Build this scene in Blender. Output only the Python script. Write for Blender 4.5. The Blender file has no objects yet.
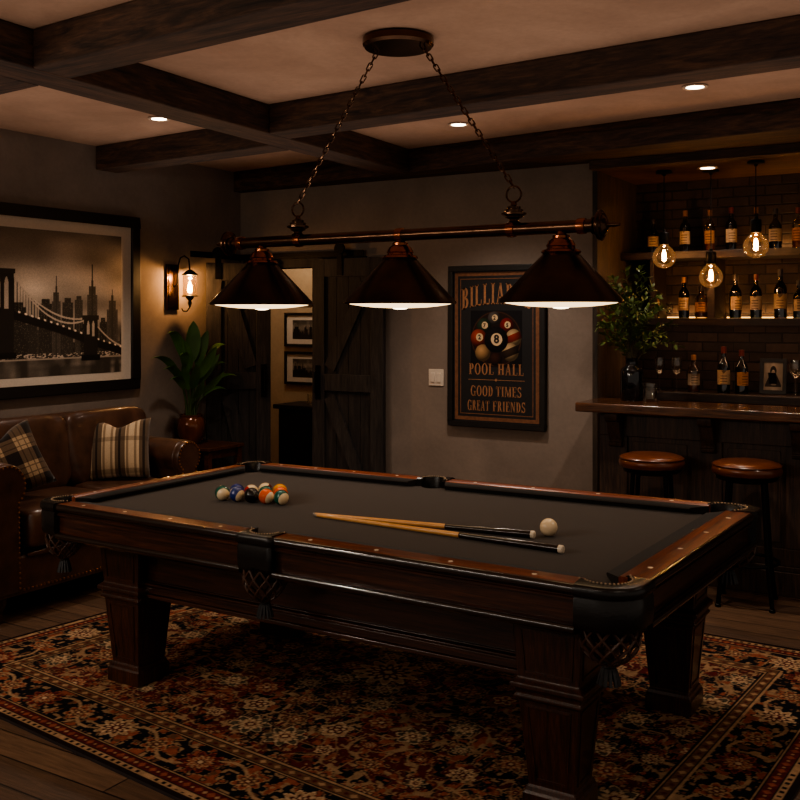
import bpy, bmesh, math, random
import numpy as np
from mathutils import Vector, Matrix
PI = math.pi
R = math.radians
SC = bpy.context.scene
COL = SC.collection
random.seed(7)
rng = np.random.default_rng(11)

# ------------------------------------------------------------------ helpers
def lin(r, g, b):
    f = lambda c: (c / 255 / 12.92) if c / 255 <= 0.04045 else ((c / 255 + 0.055) / 1.055) ** 2.4
    return (f(r), f(g), f(b), 1.0)

class NT:
    def __init__(self, name):
        self.m = bpy.data.materials.new(name)
        self.m.use_nodes = True
        self.t = self.m.node_tree
        self.t.nodes.clear()
        self.out = self.n('ShaderNodeOutputMaterial')
    def n(self, typ, **kw):
        nd = self.t.nodes.new(typ)
        for k, v in kw.items():
            if k.startswith('i_'):
                key = k[2:]
                key = int(key) if key.isdigit() else key.replace('_', ' ')
                nd.inputs[key].default_value = v
            else:
                setattr(nd, k, v)
        return nd
    def l(self, a, b):
        self.t.links.new(a, b)
    def coords(self, scale=(1, 1, 1), rot=(0, 0, 0), kind='Object'):
        tc = self.n('ShaderNodeTexCoord')
        mp = self.n('ShaderNodeMapping')
        mp.inputs['Scale'].default_value = scale
        mp.inputs['Rotation'].default_value = rot
        self.l(tc.outputs[kind], mp.inputs['Vector'])
        return mp.outputs['Vector']
    def noise(self, vec, scale=5, detail=4, rough=.55, dist=0):
        nd = self.n('ShaderNodeTexNoise')
        nd.inputs['Scale'].default_value = scale
        nd.inputs['Detail'].default_value = detail
        nd.inputs['Roughness'].default_value = rough
        nd.inputs['Distortion'].default_value = dist
        self.l(vec, nd.inputs['Vector'])
        return nd.outputs['Fac']
    def ramp(self, fac, stops):
        nd = self.n('ShaderNodeValToRGB')
        el = nd.color_ramp.elements
        while len(el) < len(stops):
            el.new(0.5)
        for e, (p, c) in zip(el, stops):
            e.position = p
            e.color = c
        self.l(fac, nd.inputs['Fac'])
        return nd.outputs['Color']
    def math(self, op, a, b=None, clamp=False):
        nd = self.n('ShaderNodeMath', operation=op, use_clamp=clamp)
        for i, v in enumerate((a, b)):
            if v is None: continue
            if isinstance(v, (int, float)): nd.inputs[i].default_value = v
            else: self.l(v, nd.inputs[i])
        return nd.outputs[0]
    def mix(self, fac, a, b, mode='MIX'):
        nd = self.n('ShaderNodeMix', data_type='RGBA', blend_type=mode)
        for k, v in ((0, fac), (6, a), (7, b)):
            if isinstance(v, (int, float)): nd.inputs[k].default_value = v
            elif isinstance(v, tuple): nd.inputs[k].default_value = v
            else: self.l(v, nd.inputs[k])
        return nd.outputs[2]
    def bsdf(self, color=None, rough=.5, metal=0., spec=.5, bump=None, bump_s=.2, bump_d=.01, coat=0., coat_r=.1, sheen=0.):
        p = self.n('ShaderNodeBsdfPrincipled')
        if isinstance(color, tuple): p.inputs['Base Color'].default_value = color
        elif color is not None: self.l(color, p.inputs['Base Color'])
        if isinstance(rough, (int, float)): p.inputs['Roughness'].default_value = rough
        else: self.l(rough, p.inputs['Roughness'])
        p.inputs['Metallic'].default_value = metal
        p.inputs['Specular IOR Level'].default_value = spec
        p.inputs['Coat Weight'].default_value = coat
        p.inputs['Coat Roughness'].default_value = coat_r
        p.inputs['Sheen Weight'].default_value = sheen
        if bump is not None:
            b = self.n('ShaderNodeBump')
            b.inputs['Strength'].default_value = bump_s
            b.inputs['Distance'].default_value = bump_d
            self.l(bump, b.inputs['Height'])
            self.l(b.outputs[0], p.inputs['Normal'])
        self.l(p.outputs[0], self.out.inputs[0])
        return p

def scale_col(c, k):
    return (c[0] * k, c[1] * k, c[2] * k, 1)

def m_wood(name, dark, light, axis='x', rough=.45, coat=0., grain=9., bump=.25, spec=.5):
    w = NT(name)
    s = {'x': (.7, grain, grain), 'y': (grain, .7, grain), 'z': (grain, grain, .7)}[axis]
    v = w.coords(s)
    f = w.noise(v, 3.2, 7, .62, 1.2)
    f2 = w.noise(v, 14, 3, .6, .3)
    big = w.noise(w.coords(), 1.7, 2)
    c = w.ramp(f, [(.3, dark), (.52, tuple((a + b) / 2 for a, b in zip(dark, light))), (.72, light)])
    c = w.mix(.55, c, w.ramp(f2, [(.35, (.25, .25, .25, 1)), (.6, (1, 1, 1, 1))]), 'MULTIPLY')
    c = w.mix(.5, c, w.ramp(big, [(.3, (.5, .5, .5, 1)), (.7, (1.2, 1.2, 1.2, 1))]), 'MULTIPLY')
    w.bsdf(c, rough, coat=coat, bump=f2, bump_s=bump, bump_d=.004, spec=spec)
    return w.m

def m_plain(name, col, rough=.5, metal=0., nscale=20., var=.25, bump=.0, coat=0., spec=.5, sheen=0.):
    w = NT(name)
    f = w.noise(w.coords(), nscale, 4)
    c = w.ramp(f, [(.3, scale_col(col, 1 - var)), (.7, scale_col(col, 1 + var))])
    w.bsdf(c, rough, metal, spec, bump=f if bump else None, bump_s=bump, coat=coat, sheen=sheen)
    return w.m

def m_emit(name, col, strength):
    w = NT(name)
    e = w.n('ShaderNodeEmission')
    e.inputs[0].default_value = col
    e.inputs[1].default_value = strength
    w.l(e.outputs[0], w.out.inputs[0])
    return w.m

def m_glass(name, tint, gloss=.12, rough=.04, edge=.6):
    w = NT(name)
    tr = w.n('ShaderNodeBsdfTransparent'); tr.inputs[0].default_value = tint
    gl = w.n('ShaderNodeBsdfGlossy'); gl.inputs['Roughness'].default_value = rough
    gl.inputs[0].default_value = (1, 1, 1, 1)
    lw = w.n('ShaderNodeLayerWeight'); lw.inputs[0].default_value = .35
    fac = w.math('ADD', w.math('MULTIPLY', lw.outputs['Fresnel'], edge), gloss * .3, True)
    mx = w.n('ShaderNodeMixShader')
    w.l(fac, mx.inputs[0]); w.l(tr.outputs[0], mx.inputs[1]); w.l(gl.outputs[0], mx.inputs[2])
    w.l(mx.outputs[0], w.out.inputs[0])
    return w.m

def m_vcol(name, rough=.6, bumpy=0., spec=.3, coat=0.):
    w = NT(name)
    a = w.n('ShaderNodeVertexColor', layer_name='Col')
    f = w.noise(w.coords(), 350, 2)
    c = w.mix(.35 if bumpy else .0, a.outputs['Color'], w.ramp(f, [(.35, (.45, .45, .45, 1)), (.65, (1.1, 1.1, 1.1, 1))]), 'MULTIPLY')
    w.bsdf(c, rough, spec=spec, bump=f if bumpy else None, bump_s=bumpy, bump_d=.004, coat=coat)
    return w.m

class MB:
    """collects geometry into ONE mesh"""
    def __init__(self):
        self.bm = bmesh.new()
    def face(self, vs):
        try: return self.bm.faces.new(vs)
        except ValueError: return None
    def box(self, c, s, M=None, taper=1.0):
        x, y, z = s[0] / 2, s[1] / 2, s[2] / 2
        co = []
        for dz in (-1, 1):
            k = taper if dz == 1 else 1
            for dx, dy in ((-1, -1), (1, -1), (1, 1), (-1, 1)):
                p = Vector((c[0] + dx * x * k, c[1] + dy * y * k, c[2] + dz * z))
                co.append(self.bm.verts.new(M @ p if M else p))
        for f in ((3, 2, 1, 0), (4, 5, 6, 7), (0, 1, 5, 4), (1, 2, 6, 5), (2, 3, 7, 6), (3, 0, 4, 7)):
            self.face([co[i] for i in f])
        return self
    def span(self, x0, x1, y0, y1, z0, z1):
        return self.box(((x0 + x1) / 2, (y0 + y1) / 2, (z0 + z1) / 2), (abs(x1 - x0), abs(y1 - y0), abs(z1 - z0)))
    def loft(self, rings, closed=True, caps=True):
        vr = [[self.bm.verts.new(Vector(p)) for p in r] for r in rings]
        n = len(vr[0])
        for a, b in zip(vr, vr[1:]):
            for i in range(n if closed else n - 1):
                j = (i + 1) % n
                self.face([a[i], a[j], b[j], b[i]])
        if caps and closed:
            self.face(list(reversed(vr[0])))
            self.face(vr[-1])
        return self
    def prism(self, poly, z0, z1, M=None):
        M = M or Matrix()
        return self.loft([[M @ Vector((p[0], p[1], z)) for p in poly] for z in (z0, z1)])
    def lathe(self, prof, c=(0, 0, 0), seg=24, M=None, a0=0., a1=2 * PI, caps=False):
        full = abs(a1 - a0 - 2 * PI) < 1e-6
        n = seg if full else seg + 1
        M = M or Matrix()
        rings = []
        for r, z in prof:
            rings.append([Vector(c) + M @ Vector((max(r, 1e-5) * math.cos(a0 + (a1 - a0) * i / seg), max(r, 1e-5) * math.sin(a0 + (a1 - a0) * i / seg), z)) for i in range(n)])
        return self.loft(rings, closed=full, caps=caps and full)
    def tube(self, pts, r, seg=8, closed=False):
        pts = [Vector(p) for p in pts]
        n = len(pts)
        rs = r if isinstance(r, (list, tuple)) else [r] * n
        rings = []
        prev = None
        for i, p in enumerate(pts):
            if closed: d = pts[(i + 1) % n] - pts[i - 1]
            else: d = pts[min(i + 1, n - 1)] - pts[max(i - 1, 0)]
            d.normalize()
            if prev is None:
                up = Vector((0, 0, 1)) if abs(d.z) < .9 else Vector((1, 0, 0))
                a = d.cross(up).normalized()
            else:
                a = (prev - d * prev.dot(d))
                a = a.normalized() if a.length > 1e-6 else d.orthogonal().normalized()
            prev = a
            b = d.cross(a)
            rings.append([p + (a * math.cos(2 * PI * k / seg) + b * math.sin(2 * PI * k / seg)) * rs[i] for k in range(seg)])
        if closed: rings.append(rings[0])
        return self.loft(rings, True, not closed)
    def superq(self, c, s, e1=.35, e2=.35, M=None, nu=24, nv=14):
        M = M or Matrix()
        pw = lambda v, e: math.copysign(abs(v) ** e, v)
        rings = []
        for j in range(nv + 1):
            ph = -PI / 2 + PI * j / nv
            ph = max(-PI / 2 + 1e-3, min(PI / 2 - 1e-3, ph))
            ring = []
            for i in range(nu):
                th = 2 * PI * (i + .5) / nu
                x = pw(math.cos(ph), e1) * pw(math.cos(th), e2)
                y = pw(math.cos(ph), e1) * pw(math.sin(th), e2)
                z = pw(math.sin(ph), e1)
                ring.append(M @ (Vector(c) + Vector((x * s[0] / 2, y * s[1] / 2, z * s[2] / 2))))
            rings.append(ring)
        return self.loft(rings)
    def sphere(self, c, r, seg=20, rings=12):
        prof = [(r * math.sin(PI * j / rings), -r * math.cos(PI * j / rings)) for j in range(rings + 1)]
        return self.lathe(prof, c, seg)
    def poly(self, pts):
        self.face([self.bm.verts.new(Vector(p)) for p in pts])
        return self
    def apply(self, fn):
        for v in self.bm.verts: v.co = fn(v.co)
        return self
    def build(self, name, mat, parent=None, loc=None, rot=None, smooth=True, angle=38, bevel=0., weld=True):
        bm = self.bm
        if weld: bmesh.ops.remove_doubles(bm, verts=bm.verts, dist=1e-5)
        bmesh.ops.recalc_face_normals(bm, faces=bm.faces)
        me = bpy.data.meshes.new(name)
        bm.to_mesh(me); bm.free()
        if smooth:
            me.polygons.foreach_set('use_smooth', [True] * len(me.polygons))
            me.set_sharp_from_angle(angle=R(angle))
        if mat: me.materials.append(mat)
        o = bpy.data.objects.new(name, me)
        COL.objects.link(o)
        if parent: o.parent = parent
        if loc: o.location = loc
        if rot: o.rotation_euler = rot
        if bevel:
            b = o.modifiers.new('bevel', 'BEVEL')
            b.width = bevel; b.segments = 2; b.limit_method = 'ANGLE'; b.angle_limit = R(40)
            b.harden_normals = False
        return o

def thing(name, label, cat, loc=(0, 0, 0), rotz=0, group=None):
    o = bpy.data.objects.new(name, None)
    o.empty_display_size = .05
    COL.objects.link(o)
    o.location = loc; o.rotation_euler = (0, 0, rotz)
    o['label'] = label; o['category'] = cat
    if group: o['group'] = group
    return o
def tag(o, label, cat, group=None, kind=None):
    o['label'] = label; o['category'] = cat
    if group: o['group'] = group
    if kind: o['kind'] = kind
    return o
def struct(o):
    o['kind'] = 'structure'
    return o
def dup(root, loc, rotz, label, group=None):
    r = root.copy(); COL.objects.link(r)
    r.location = loc; r.rotation_euler = (0, 0, rotz); r['label'] = label
    if group: r['group'] = group
    for ch in list(root.children):
        c = ch.copy(); COL.objects.link(c); c.parent = r
        for g in ch.children:
            d = g.copy(); COL.objects.link(d); d.parent = c
    return r
def grid_obj(name, fx, nu, nv, colors, mat, parent=None, loc=None):
    """a coloured (printed / woven) sheet: fx(u,v)->xyz arrays, colors (nv,nu,3) linear"""
    u, v = np.meshgrid(np.linspace(0, 1, nu), np.linspace(0, 1, nv))
    co = np.stack(fx(u, v), -1).reshape(-1, 3).astype(np.float32)
    idx = np.arange(nu * nv).reshape(nv, nu)
    q = np.stack([idx[:-1, :-1], idx[:-1, 1:], idx[1:, 1:], idx[1:, :-1]], -1).reshape(-1, 4)
    me = bpy.data.meshes.new(name)
    me.vertices.add(len(co)); me.vertices.foreach_set('co', co.ravel())
    me.loops.add(q.size); me.loops.foreach_set('vertex_index', q.ravel().astype(np.int32))
    me.polygons.add(len(q)); me.polygons.foreach_set('loop_start', np.arange(0, q.size, 4, dtype=np.int32))
    me.update(calc_edges=True)
    ca = me.color_attributes.new('Col', 'FLOAT_COLOR', 'POINT')
    rgba = np.ones((nu * nv, 4), np.float32); rgba[:, :3] = colors.reshape(-1, 3)
    ca.data.foreach_set('color', rgba.ravel())
    me.materials.append(mat)
    o = bpy.data.objects.new(name, me); COL.objects.link(o)
    if parent: o.parent = parent
    if loc: o.location = loc
    return o
def vnoise(nv, nu, cy, cx, seed):
    r = np.random.default_rng(seed).random((cy + 3, cx + 3))
    y = np.linspace(0, cy, nv, endpoint=False); x = np.linspace(0, cx, nu, endpoint=False)
    yi = y.astype(int); xi = x.astype(int); fy = y - yi; fx = x - xi
    fy = fy * fy * (3 - 2 * fy); fx = fx * fx * (3 - 2 * fx)
    a = r[np.ix_(yi, xi)]; b = r[np.ix_(yi, xi + 1)]; c = r[np.ix_(yi + 1, xi)]; d = r[np.ix_(yi + 1, xi + 1)]
    return (a * (1 - fx) + b * fx) * (1 - fy)[:, None] + (c * (1 - fx) + d * fx) * fy[:, None]
def L3(*c): return np.array(lin(*c)[:3])
def lamp(name, kind, loc, energy, col, size=.05, rot=None, **kw):
    d = bpy.data.lights.new(name, kind)
    d.energy = energy; d.color = col
    if kind in ('POINT', 'SPOT'): d.shadow_soft_size = size
    if kind == 'AREA': d.size = size
    for k, v in kw.items(): setattr(d, k, v)
    o = bpy.data.objects.new(name, d); COL.objects.link(o)
    o.location = loc
    if rot: o.rotation_euler = rot
    return o
ROTX = lambda a: Matrix.Rotation(a, 4, 'X')
ROTY = lambda a: Matrix.Rotation(a, 4, 'Y')
ROTZ = lambda a: Matrix.Rotation(a, 4, 'Z')

# ------------------------------------------------------------------ materials
BEAM_X = m_wood('dark_beam_wood', lin(24, 16, 12), lin(100, 70, 50), 'x', .75, grain=7, bump=.5)
BEAM_Y = m_wood('dark_beam_wood_cross', lin(24, 16, 12), lin(100, 70, 50), 'y', .75, grain=7, bump=.5)
RAIL_X = m_wood('rail_wood', lin(82, 39, 20), lin(172, 88, 47), 'x', .34, coat=.35, grain=16, bump=.1)
RAIL_Y = m_wood('rail_wood_cross', lin(82, 39, 20), lin(172, 88, 47), 'y', .34, coat=.35, grain=16, bump=.1)
APR_X = m_wood('apron_wood', lin(20, 11, 8), lin(86, 48, 30), 'x', .32, coat=.6, grain=18, bump=.1)
APR_Y = m_wood('apron_wood_cross', lin(20, 11, 8), lin(86, 48, 30), 'y', .32, coat=.6, grain=18, bump=.1)
LEG_W = m_wood('leg_wood', lin(20, 11, 8), lin(86, 48, 30), 'z', .34, coat=.4, grain=18)
BAR_W = m_wood('bar_wood', lin(30, 22, 17), lin(92, 68, 52), 'z', .5, grain=12)
BAR_TOP = m_wood('bar_top_wood', lin(50, 30, 19), lin(118, 76, 48), 'x', .22, coat=.5, grain=10, bump=.15)
SHELF_W = m_wood('shelf_wood', lin(22, 15, 11), lin(60, 41, 29), 'x', .55, grain=9)
JAMB_W = m_wood('jamb_wood', lin(38, 30, 24), lin(86, 69, 53), 'z', .7, grain=5)
SOFF_W = m_wood('soffit_wood', lin(56, 38, 26), lin(120, 84, 56), 'x', .6, grain=6)
DOOR_W = m_wood('barn_door_wood', lin(28, 25, 24), lin(70, 62, 58), 'z', .75, grain=8, bump=.4)
DOOR_D = m_wood('barn_door_boards', lin(24, 22, 21), lin(60, 52, 48), 'z', .75, grain=8, bump=.4)
TABLE_W = m_wood('side_table_wood', lin(56, 30, 18), lin(112, 64, 38), 'x', .4, grain=9)
BLACK = m_plain('black_painted_wood', lin(24, 20, 18), .45)
IRON = m_plain('black_iron', lin(26, 24, 23), .42, .8)
BRONZE = m_plain('dark_bronze', lin(98, 74, 58), .22, 1., 12, .3)
COPPER = m_plain('aged_copper', lin(158, 98, 66), .22, 1., 14, .3)
SHADE_M = m_plain('shade_bronze', lin(78, 60, 48), .3, 1., 8, .25)
ENAMEL = m_plain('cream_enamel', lin(240, 226, 204), .4, var=.02)
POCKET = m_plain('black_leather', lin(22, 20, 19), .27, nscale=120, bump=.1)
NETM = m_plain('brown_leather_net', lin(70, 46, 34), .5, nscale=60)
TASSEL = m_plain('black_tassel', lin(38, 38, 40), .5)
IVORY = m_plain('ivory_inlay', lin(232, 218, 196), .3, var=.05)
FELT = m_plain('dark_felt', lin(50, 40, 33), .95, nscale=240, var=.25, bump=.15, spec=.1, sheen=.15)
CUSH = m_plain('cushion_felt', lin(36, 32, 30), .92, nscale=240, var=.2, bump=.15, spec=.1, sheen=.1)
LEATHER = m_plain('brown_leather', lin(76, 51, 38), .34, nscale=9, var=.45, bump=.25, coat=.1)
STOOL_L = m_plain('tan_leather', lin(98, 52, 28), .3, nscale=14, var=.25, bump=.1, coat=.25)
NAIL = m_plain('brass_nail', lin(176, 128, 74), .3, 1.)
PLASTIC = m_plain('cream_plastic', lin(214, 200, 184), .4, var=.03)
PAPER = m_plain('mat_board', lin(206, 192, 176), .8, nscale=90, var=.05)
GLASS = m_glass('clear_glass', (.96, .95, .92, 1), .1)
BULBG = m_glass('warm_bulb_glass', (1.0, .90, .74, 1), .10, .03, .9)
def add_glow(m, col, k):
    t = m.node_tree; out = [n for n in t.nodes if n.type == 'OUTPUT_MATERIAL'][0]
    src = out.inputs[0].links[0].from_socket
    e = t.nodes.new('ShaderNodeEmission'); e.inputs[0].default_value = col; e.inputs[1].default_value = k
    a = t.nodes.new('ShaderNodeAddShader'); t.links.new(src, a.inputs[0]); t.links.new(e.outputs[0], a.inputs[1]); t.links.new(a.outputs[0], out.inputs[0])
add_glow(BULBG, (1.0, .45, .16, 1), .03)  # faint emission put into the globe glass as an amber haze
GL_DARK = m_glass('dark_bottle_glass', (.16, .11, .06, 1), .25, .05, .8)
GL_GREEN = m_glass('green_bottle_glass', (.16, .17, .08, 1), .25, .05, .8)
GL_CLEAR = m_glass('pale_bottle_glass', (.78, .68, .52, 1), .2, .05, .8)
GL_BLACK = m_plain('black_glass', lin(14, 15, 18), .08, coat=.5, var=.1)
LIQ = m_plain('dark_liquid', lin(40, 20, 10), .2)
LIQ_A = m_plain('amber_liquid', lin(120, 62, 20), .2)
CAPS = m_plain('red_capsule', lin(92, 34, 20), .4)
CAPS_D = m_plain('dark_capsule', lin(34, 26, 24), .4)
CAPS_T = m_plain('cork_capsule', lin(122, 82, 46), .5)
LEAF = m_plain('green_leaf', lin(84, 104, 44), .45, nscale=6, var=.35)
LEAF_D = m_plain('dark_green_leaf', lin(70, 104, 48), .38, nscale=5, var=.3)
STEM = m_plain('green_stem', lin(62, 82, 40), .5)
TWIG = m_plain('twig', lin(64, 58, 30), .6)
POT = m_plain('glazed_pot', lin(112, 62, 36), .2, .35, 7, .45, coat=.4)
SOIL = m_plain('soil', lin(34, 26, 20), .95, nscale=60, bump=.5)
BULB_ON = m_emit('lit_bulb', (1.0, .80, .56, 1), 6)
FILAMENT = m_emit('glowing_filament', (1.0, .55, .18, 1), 70)
FLAME = m_emit('candle_bulb', (1.0, .62, .26, 1), 40)
UNDER_GLOW = m_emit('shade_underside_glow', (1.0, .68, .36, 1), 2.6)
LENS = m_emit('downlight_lens', (1.0, .80, .56, 1), 14)
STRIP = m_emit('led_strip', (1.0, .52, .16, 1), 3.0)

def m_plaster(name, c1, c2, s=1.6):
    w = NT(name)
    v = w.coords()
    a = w.noise(v, s, 5, .6, .4); b = w.noise(v, 38, 4, .6)
    c = w.ramp(a, [(.3, c1), (.7, c2)])
    c = w.mix(.25, c, w.ramp(b, [(.3, (.7, .7, .7, 1)), (.7, (1.1, 1.1, 1.1, 1))]), 'MULTIPLY')
    w.bsdf(c, .9, spec=.2, bump=b, bump_s=.12, bump_d=.006)
    return w.m
WALLM = m_plaster('plaster_wall', lin(120, 108, 99), lin(142, 128, 117))
CEILM = m_plaster('plaster_ceiling', lin(158, 128, 106), lin(186, 154, 130))
HALLM = m_plaster('hall_plaster', lin(170, 146, 116), lin(188, 162, 130))

def m_floor():
    w = NT('plank_floor')
    v = w.coords()
    br = w.n('ShaderNodeTexBrick', offset=.37, squash=1.)
    br.inputs['Color1'].default_value = lin(76, 58, 46); br.inputs['Color2'].default_value = lin(116, 90, 70)
    br.inputs['Mortar'].default_value = lin(14, 10, 8)
    br.inputs['Scale'].default_value = 1; br.inputs['Mortar Size'].default_value = .0035
    br.inputs['Brick Width'].default_value = 1.9; br.inputs['Row Height'].default_value = .145
    w.l(v, br.inputs['Vector'])
    g = w.noise(w.coords((1.2, 14, 1)), 4, 7, .65, .8)
    c = w.mix(.75, br.outputs['Color'], w.ramp(g, [(.3, (.35, .33, .32, 1)), (.65, (1.15, 1.1, 1.05, 1))]), 'MULTIPLY')
    rgh = w.ramp(g, [(.3, (.5, .5, .5, 1)), (.7, (.36, .36, .36, 1))])
    hgt = w.math('SUBTRACT', g, w.math('MULTIPLY', br.outputs['Fac'], 1.2))
    w.bsdf(c, rgh, spec=.4, bump=hgt, bump_s=.3, bump_d=.006)
    return w.m
FLOORM = m_floor()
def m_brick():
    w = NT('dark_brick')
    tc = w.n('ShaderNodeTexCoord'); sp = w.n('ShaderNodeSeparateXYZ'); cb = w.n('ShaderNodeCombineXYZ')
    w.l(tc.outputs['Object'], sp.inputs[0]); w.l(sp.outputs[0], cb.inputs[0]); w.l(sp.outputs[2], cb.inputs[1])
    br = w.n('ShaderNodeTexBrick', offset=.5)
    br.inputs['Color1'].default_value = lin(44, 33, 27); br.inputs['Color2'].default_value = lin(68, 51, 41)
    br.inputs['Mortar'].default_value = lin(30, 22, 18)
    br.inputs['Scale'].default_value = 1; br.inputs['Mortar Size'].default_value = .006; br.inputs['Mortar Smooth'].default_value = .4
    br.inputs['Brick Width'].default_value = .215; br.inputs['Row Height'].default_value = .068
    w.l(cb.outputs[0], br.inputs['Vector'])
    n = w.noise(tc.outputs['Object'], 9, 8, .7, .5)
    c = w.mix(.7, br.outputs['Color'], w.ramp(n, [(.3, (.4, .4, .4, 1)), (.7, (1.2, 1.2, 1.2, 1))]), 'MULTIPLY')
    h = w.math('SUBTRACT', w.math('MULTIPLY', n, .6), br.outputs['Fac'])
    w.bsdf(c, .65, spec=.35, bump=h, bump_s=.7, bump_d=.012)
    return w.m
BRICKM = m_brick()
def m_plaid():
    w = NT('plaid_wool')
    v = w.coords()
    sp = w.n('ShaderNodeSeparateXYZ'); w.l(v, sp.inputs[0])
    def bands(o, off):
        s1 = w.math('SINE', w.math('MULTIPLY', w.math('ADD', o, off), 2 * PI / .16))
        return w.math('GREATER_THAN', s1, .05), w.math('LESS_THAN', w.math('ABSOLUTE', w.math('ADD', s1, .75)), .09)
    bx, tx = bands(sp.outputs[0], .02); bz, tz = bands(sp.outputs[2], .05)
    k = w.math('MULTIPLY', w.math('ADD', bx, bz), .5)
    c = w.ramp(k, [(0, lin(170, 142, 110)), (.5, lin(98, 78, 60)), (1, lin(38, 30, 26))])
    c = w.mix(w.math('MULTIPLY', w.math('MAXIMUM', tx, tz), .6), c, lin(44, 34, 28))
    f = w.noise(v, 260, 2)
    c = w.mix(.5, c, w.ramp(f, [(.35, (.6, .6, .6, 1)), (.65, (1.15, 1.15, 1.15, 1))]), 'MULTIPLY')
    w.bsdf(c, .95, spec=.1, bump=f, bump_s=.3, bump_d=.003, sheen=.2)
    return w.m
PLAID = m_plaid()
def m_stripe():
    w = NT('striped_wool')
    v = w.coords()
    sp = w.n('ShaderNodeSeparateXYZ'); w.l(v, sp.inputs[0])
    s1 = w.math('SINE', w.math('ADD', w.math('MULTIPLY', sp.outputs[0], 2 * PI / .145), .9))
    s2 = w.math('SINE', w.math('MULTIPLY', sp.outputs[0], 2 * PI / .048))
    k = w.math('ADD', w.math('MULTIPLY', w.math('GREATER_THAN', s1, .25), .6), w.math('MULTIPLY', w.math('GREATER_THAN', s2, .6), .4))
    z = w.math('GREATER_THAN', w.math('SINE', w.math('MULTIPLY', sp.outputs[2], 2 * PI / .2)), .9)
    c = w.ramp(k, [(0, lin(196, 170, 138)), (.45, lin(132, 110, 86)), (.65, lin(92, 74, 58)), (1, lin(50, 40, 33))])
    c = w.mix(w.math('MULTIPLY', z, .4), c, lin(60, 46, 36))
    f = w.noise(v, 260, 2)
    c = w.mix(.5, c, w.ramp(f, [(.35, (.65, .65, .65, 1)), (.65, (1.15, 1.15, 1.15, 1))]), 'MULTIPLY')
    w.bsdf(c, .95, spec=.1, bump=f, bump_s=.3, bump_d=.003, sheen=.2)
    return w.m
STRIPE = m_stripe()
def m_label(name, base):
    w = NT(name)
    v = w.coords()
    sp = w.n('ShaderNodeSeparateXYZ'); w.l(v, sp.inputs[0])
    a = w.noise(v, 60, 3)
    em = w.math('LESS_THAN', w.math('ADD', w.math('MULTIPLY', w.math('ABSOLUTE', sp.outputs[0]), 1.0), w.math('ABSOLUTE', w.math('SUBTRACT', sp.outputs[2], .155))), .02)
    em = w.math('MULTIPLY', em, w.math('GREATER_THAN', a, .42))
    ln = w.math('LESS_THAN', w.math('ABSOLUTE', w.math('SUBTRACT', w.math('FRACT', w.math('MULTIPLY', sp.outputs[2], 55)), .5)), .16)
    ln = w.math('MULTIPLY', ln, w.math('LESS_THAN', sp.outputs[2], .125))
    ln = w.math('MULTIPLY', ln, w.math('LESS_THAN', w.math('ABSOLUTE', sp.outputs[0]), .022))
    c = w.ramp(a, [(.3, scale_col(base, .8)), (.7, scale_col(base, 1.1))])
    c = w.mix(w.math('MULTIPLY', w.math('MAXIMUM', em, ln), .75), c, lin(50, 34, 24))
    w.bsdf(c, .7, spec=.2)
    return w.m
LAB_C = m_label('cream_label', lin(166, 138, 106))
LAB_T = m_label('tan_label', lin(160, 110, 64))
LAB_G = m_label('grey_label', lin(150, 130, 108))

# ------------------------------------------------------------------ camera
cam_d = bpy.data.cameras.new('camera')
cam_d.sensor_width = 36; cam_d.lens = 985 / 800 * 36
cam_d.shift_y = -84 / 800
cam_d.clip_start = .05
cam = bpy.data.objects.new('camera', cam_d); COL.objects.link(cam)
cam.location = (0, 0, 1.613)
cam.rotation_euler = (R(90), 0, R(31.5))
SC.camera = cam

# ------------------------------------------------------------------ room shell
CZ = 2.8
LX, BY = -5.41, 6.29
AX0, AX1, AYB, AZ = -2.31, .45, 7.1, 2.58          # bar alcove
struct(MB().span(-7.6, 3.0, -2.2, 8.0, -.1, 0).build('floor', FLOORM))
struct(MB().span(LX - .15, 3.0, -2.2, BY + .15, CZ, CZ + .1).build('ceiling', CEILM))
struct(MB().span(LX - .15, LX, -2.2, BY, 0, CZ).build('wall_left', WALLM))
w = MB()
w.span(LX - .15, -5.30, BY, BY + .14, 0, CZ); w.span(-5.30, -4.22, BY, BY + .14, 2.0, CZ)
w.span(-4.22, AX0, BY, BY + .14, 0, CZ); w.span(AX0, AX1, BY, BY + .14, AZ + .12, CZ); w.span(AX1, 3.0, BY, BY + .14, 0, CZ)
struct(w.build('wall_back', WALLM))
struct(MB().span(AX0 - .03, AX0, BY + .14, AYB, 0, AZ).span(AX0 - .03, AX0 + .004, BY - .012, BY + .14, 0, AZ).build('wall_alcove_left', JAMB_W))
struct(MB().span(AX1, AX1 + .03, BY + .14, AYB, 0, AZ).build('wall_alcove_right', JAMB_W))
struct(MB().span(AX0 - .03, AX1 + .03, AYB, AYB + .1, 0, AZ + .12).build('wall_alcove_back', BRICKM))
struct(MB().span(AX0, AX1, BY + .14, AYB, AZ, AZ + .05).span(AX0, AX1, BY - .02, BY + .14, AZ, AZ + .115).build('ceiling_alcove', SOFF_W))
struct(MB().span(-7.4, -3.4, 7.7, 7.8, 0, CZ).build('wall_hall', HALLM))
struct(MB().span(-3.5, -3.4, BY + .14, 7.7, 0, CZ).build('wall_hall_right', HALLM))
struct(MB().span(-7.4, -7.3, BY + .14, 7.7, 0, CZ).build('wall_hall_left', HALLM))
struct(MB().span(-7.4, LX - .15, BY + .02, BY + .14, 0, CZ).build('wall_hall_front', HALLM))
struct(MB().span(-7.4, -3.4, BY + .15, 7.7, CZ, CZ + .1).build('ceiling_hall', CEILM))
struct(MB().span(LX, LX + .018, -2.2, 5.6, 0, .14).span(LX, LX + .012, -2.2, 5.6, .14, .155).build('baseboard_left', BAR_W))
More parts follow.
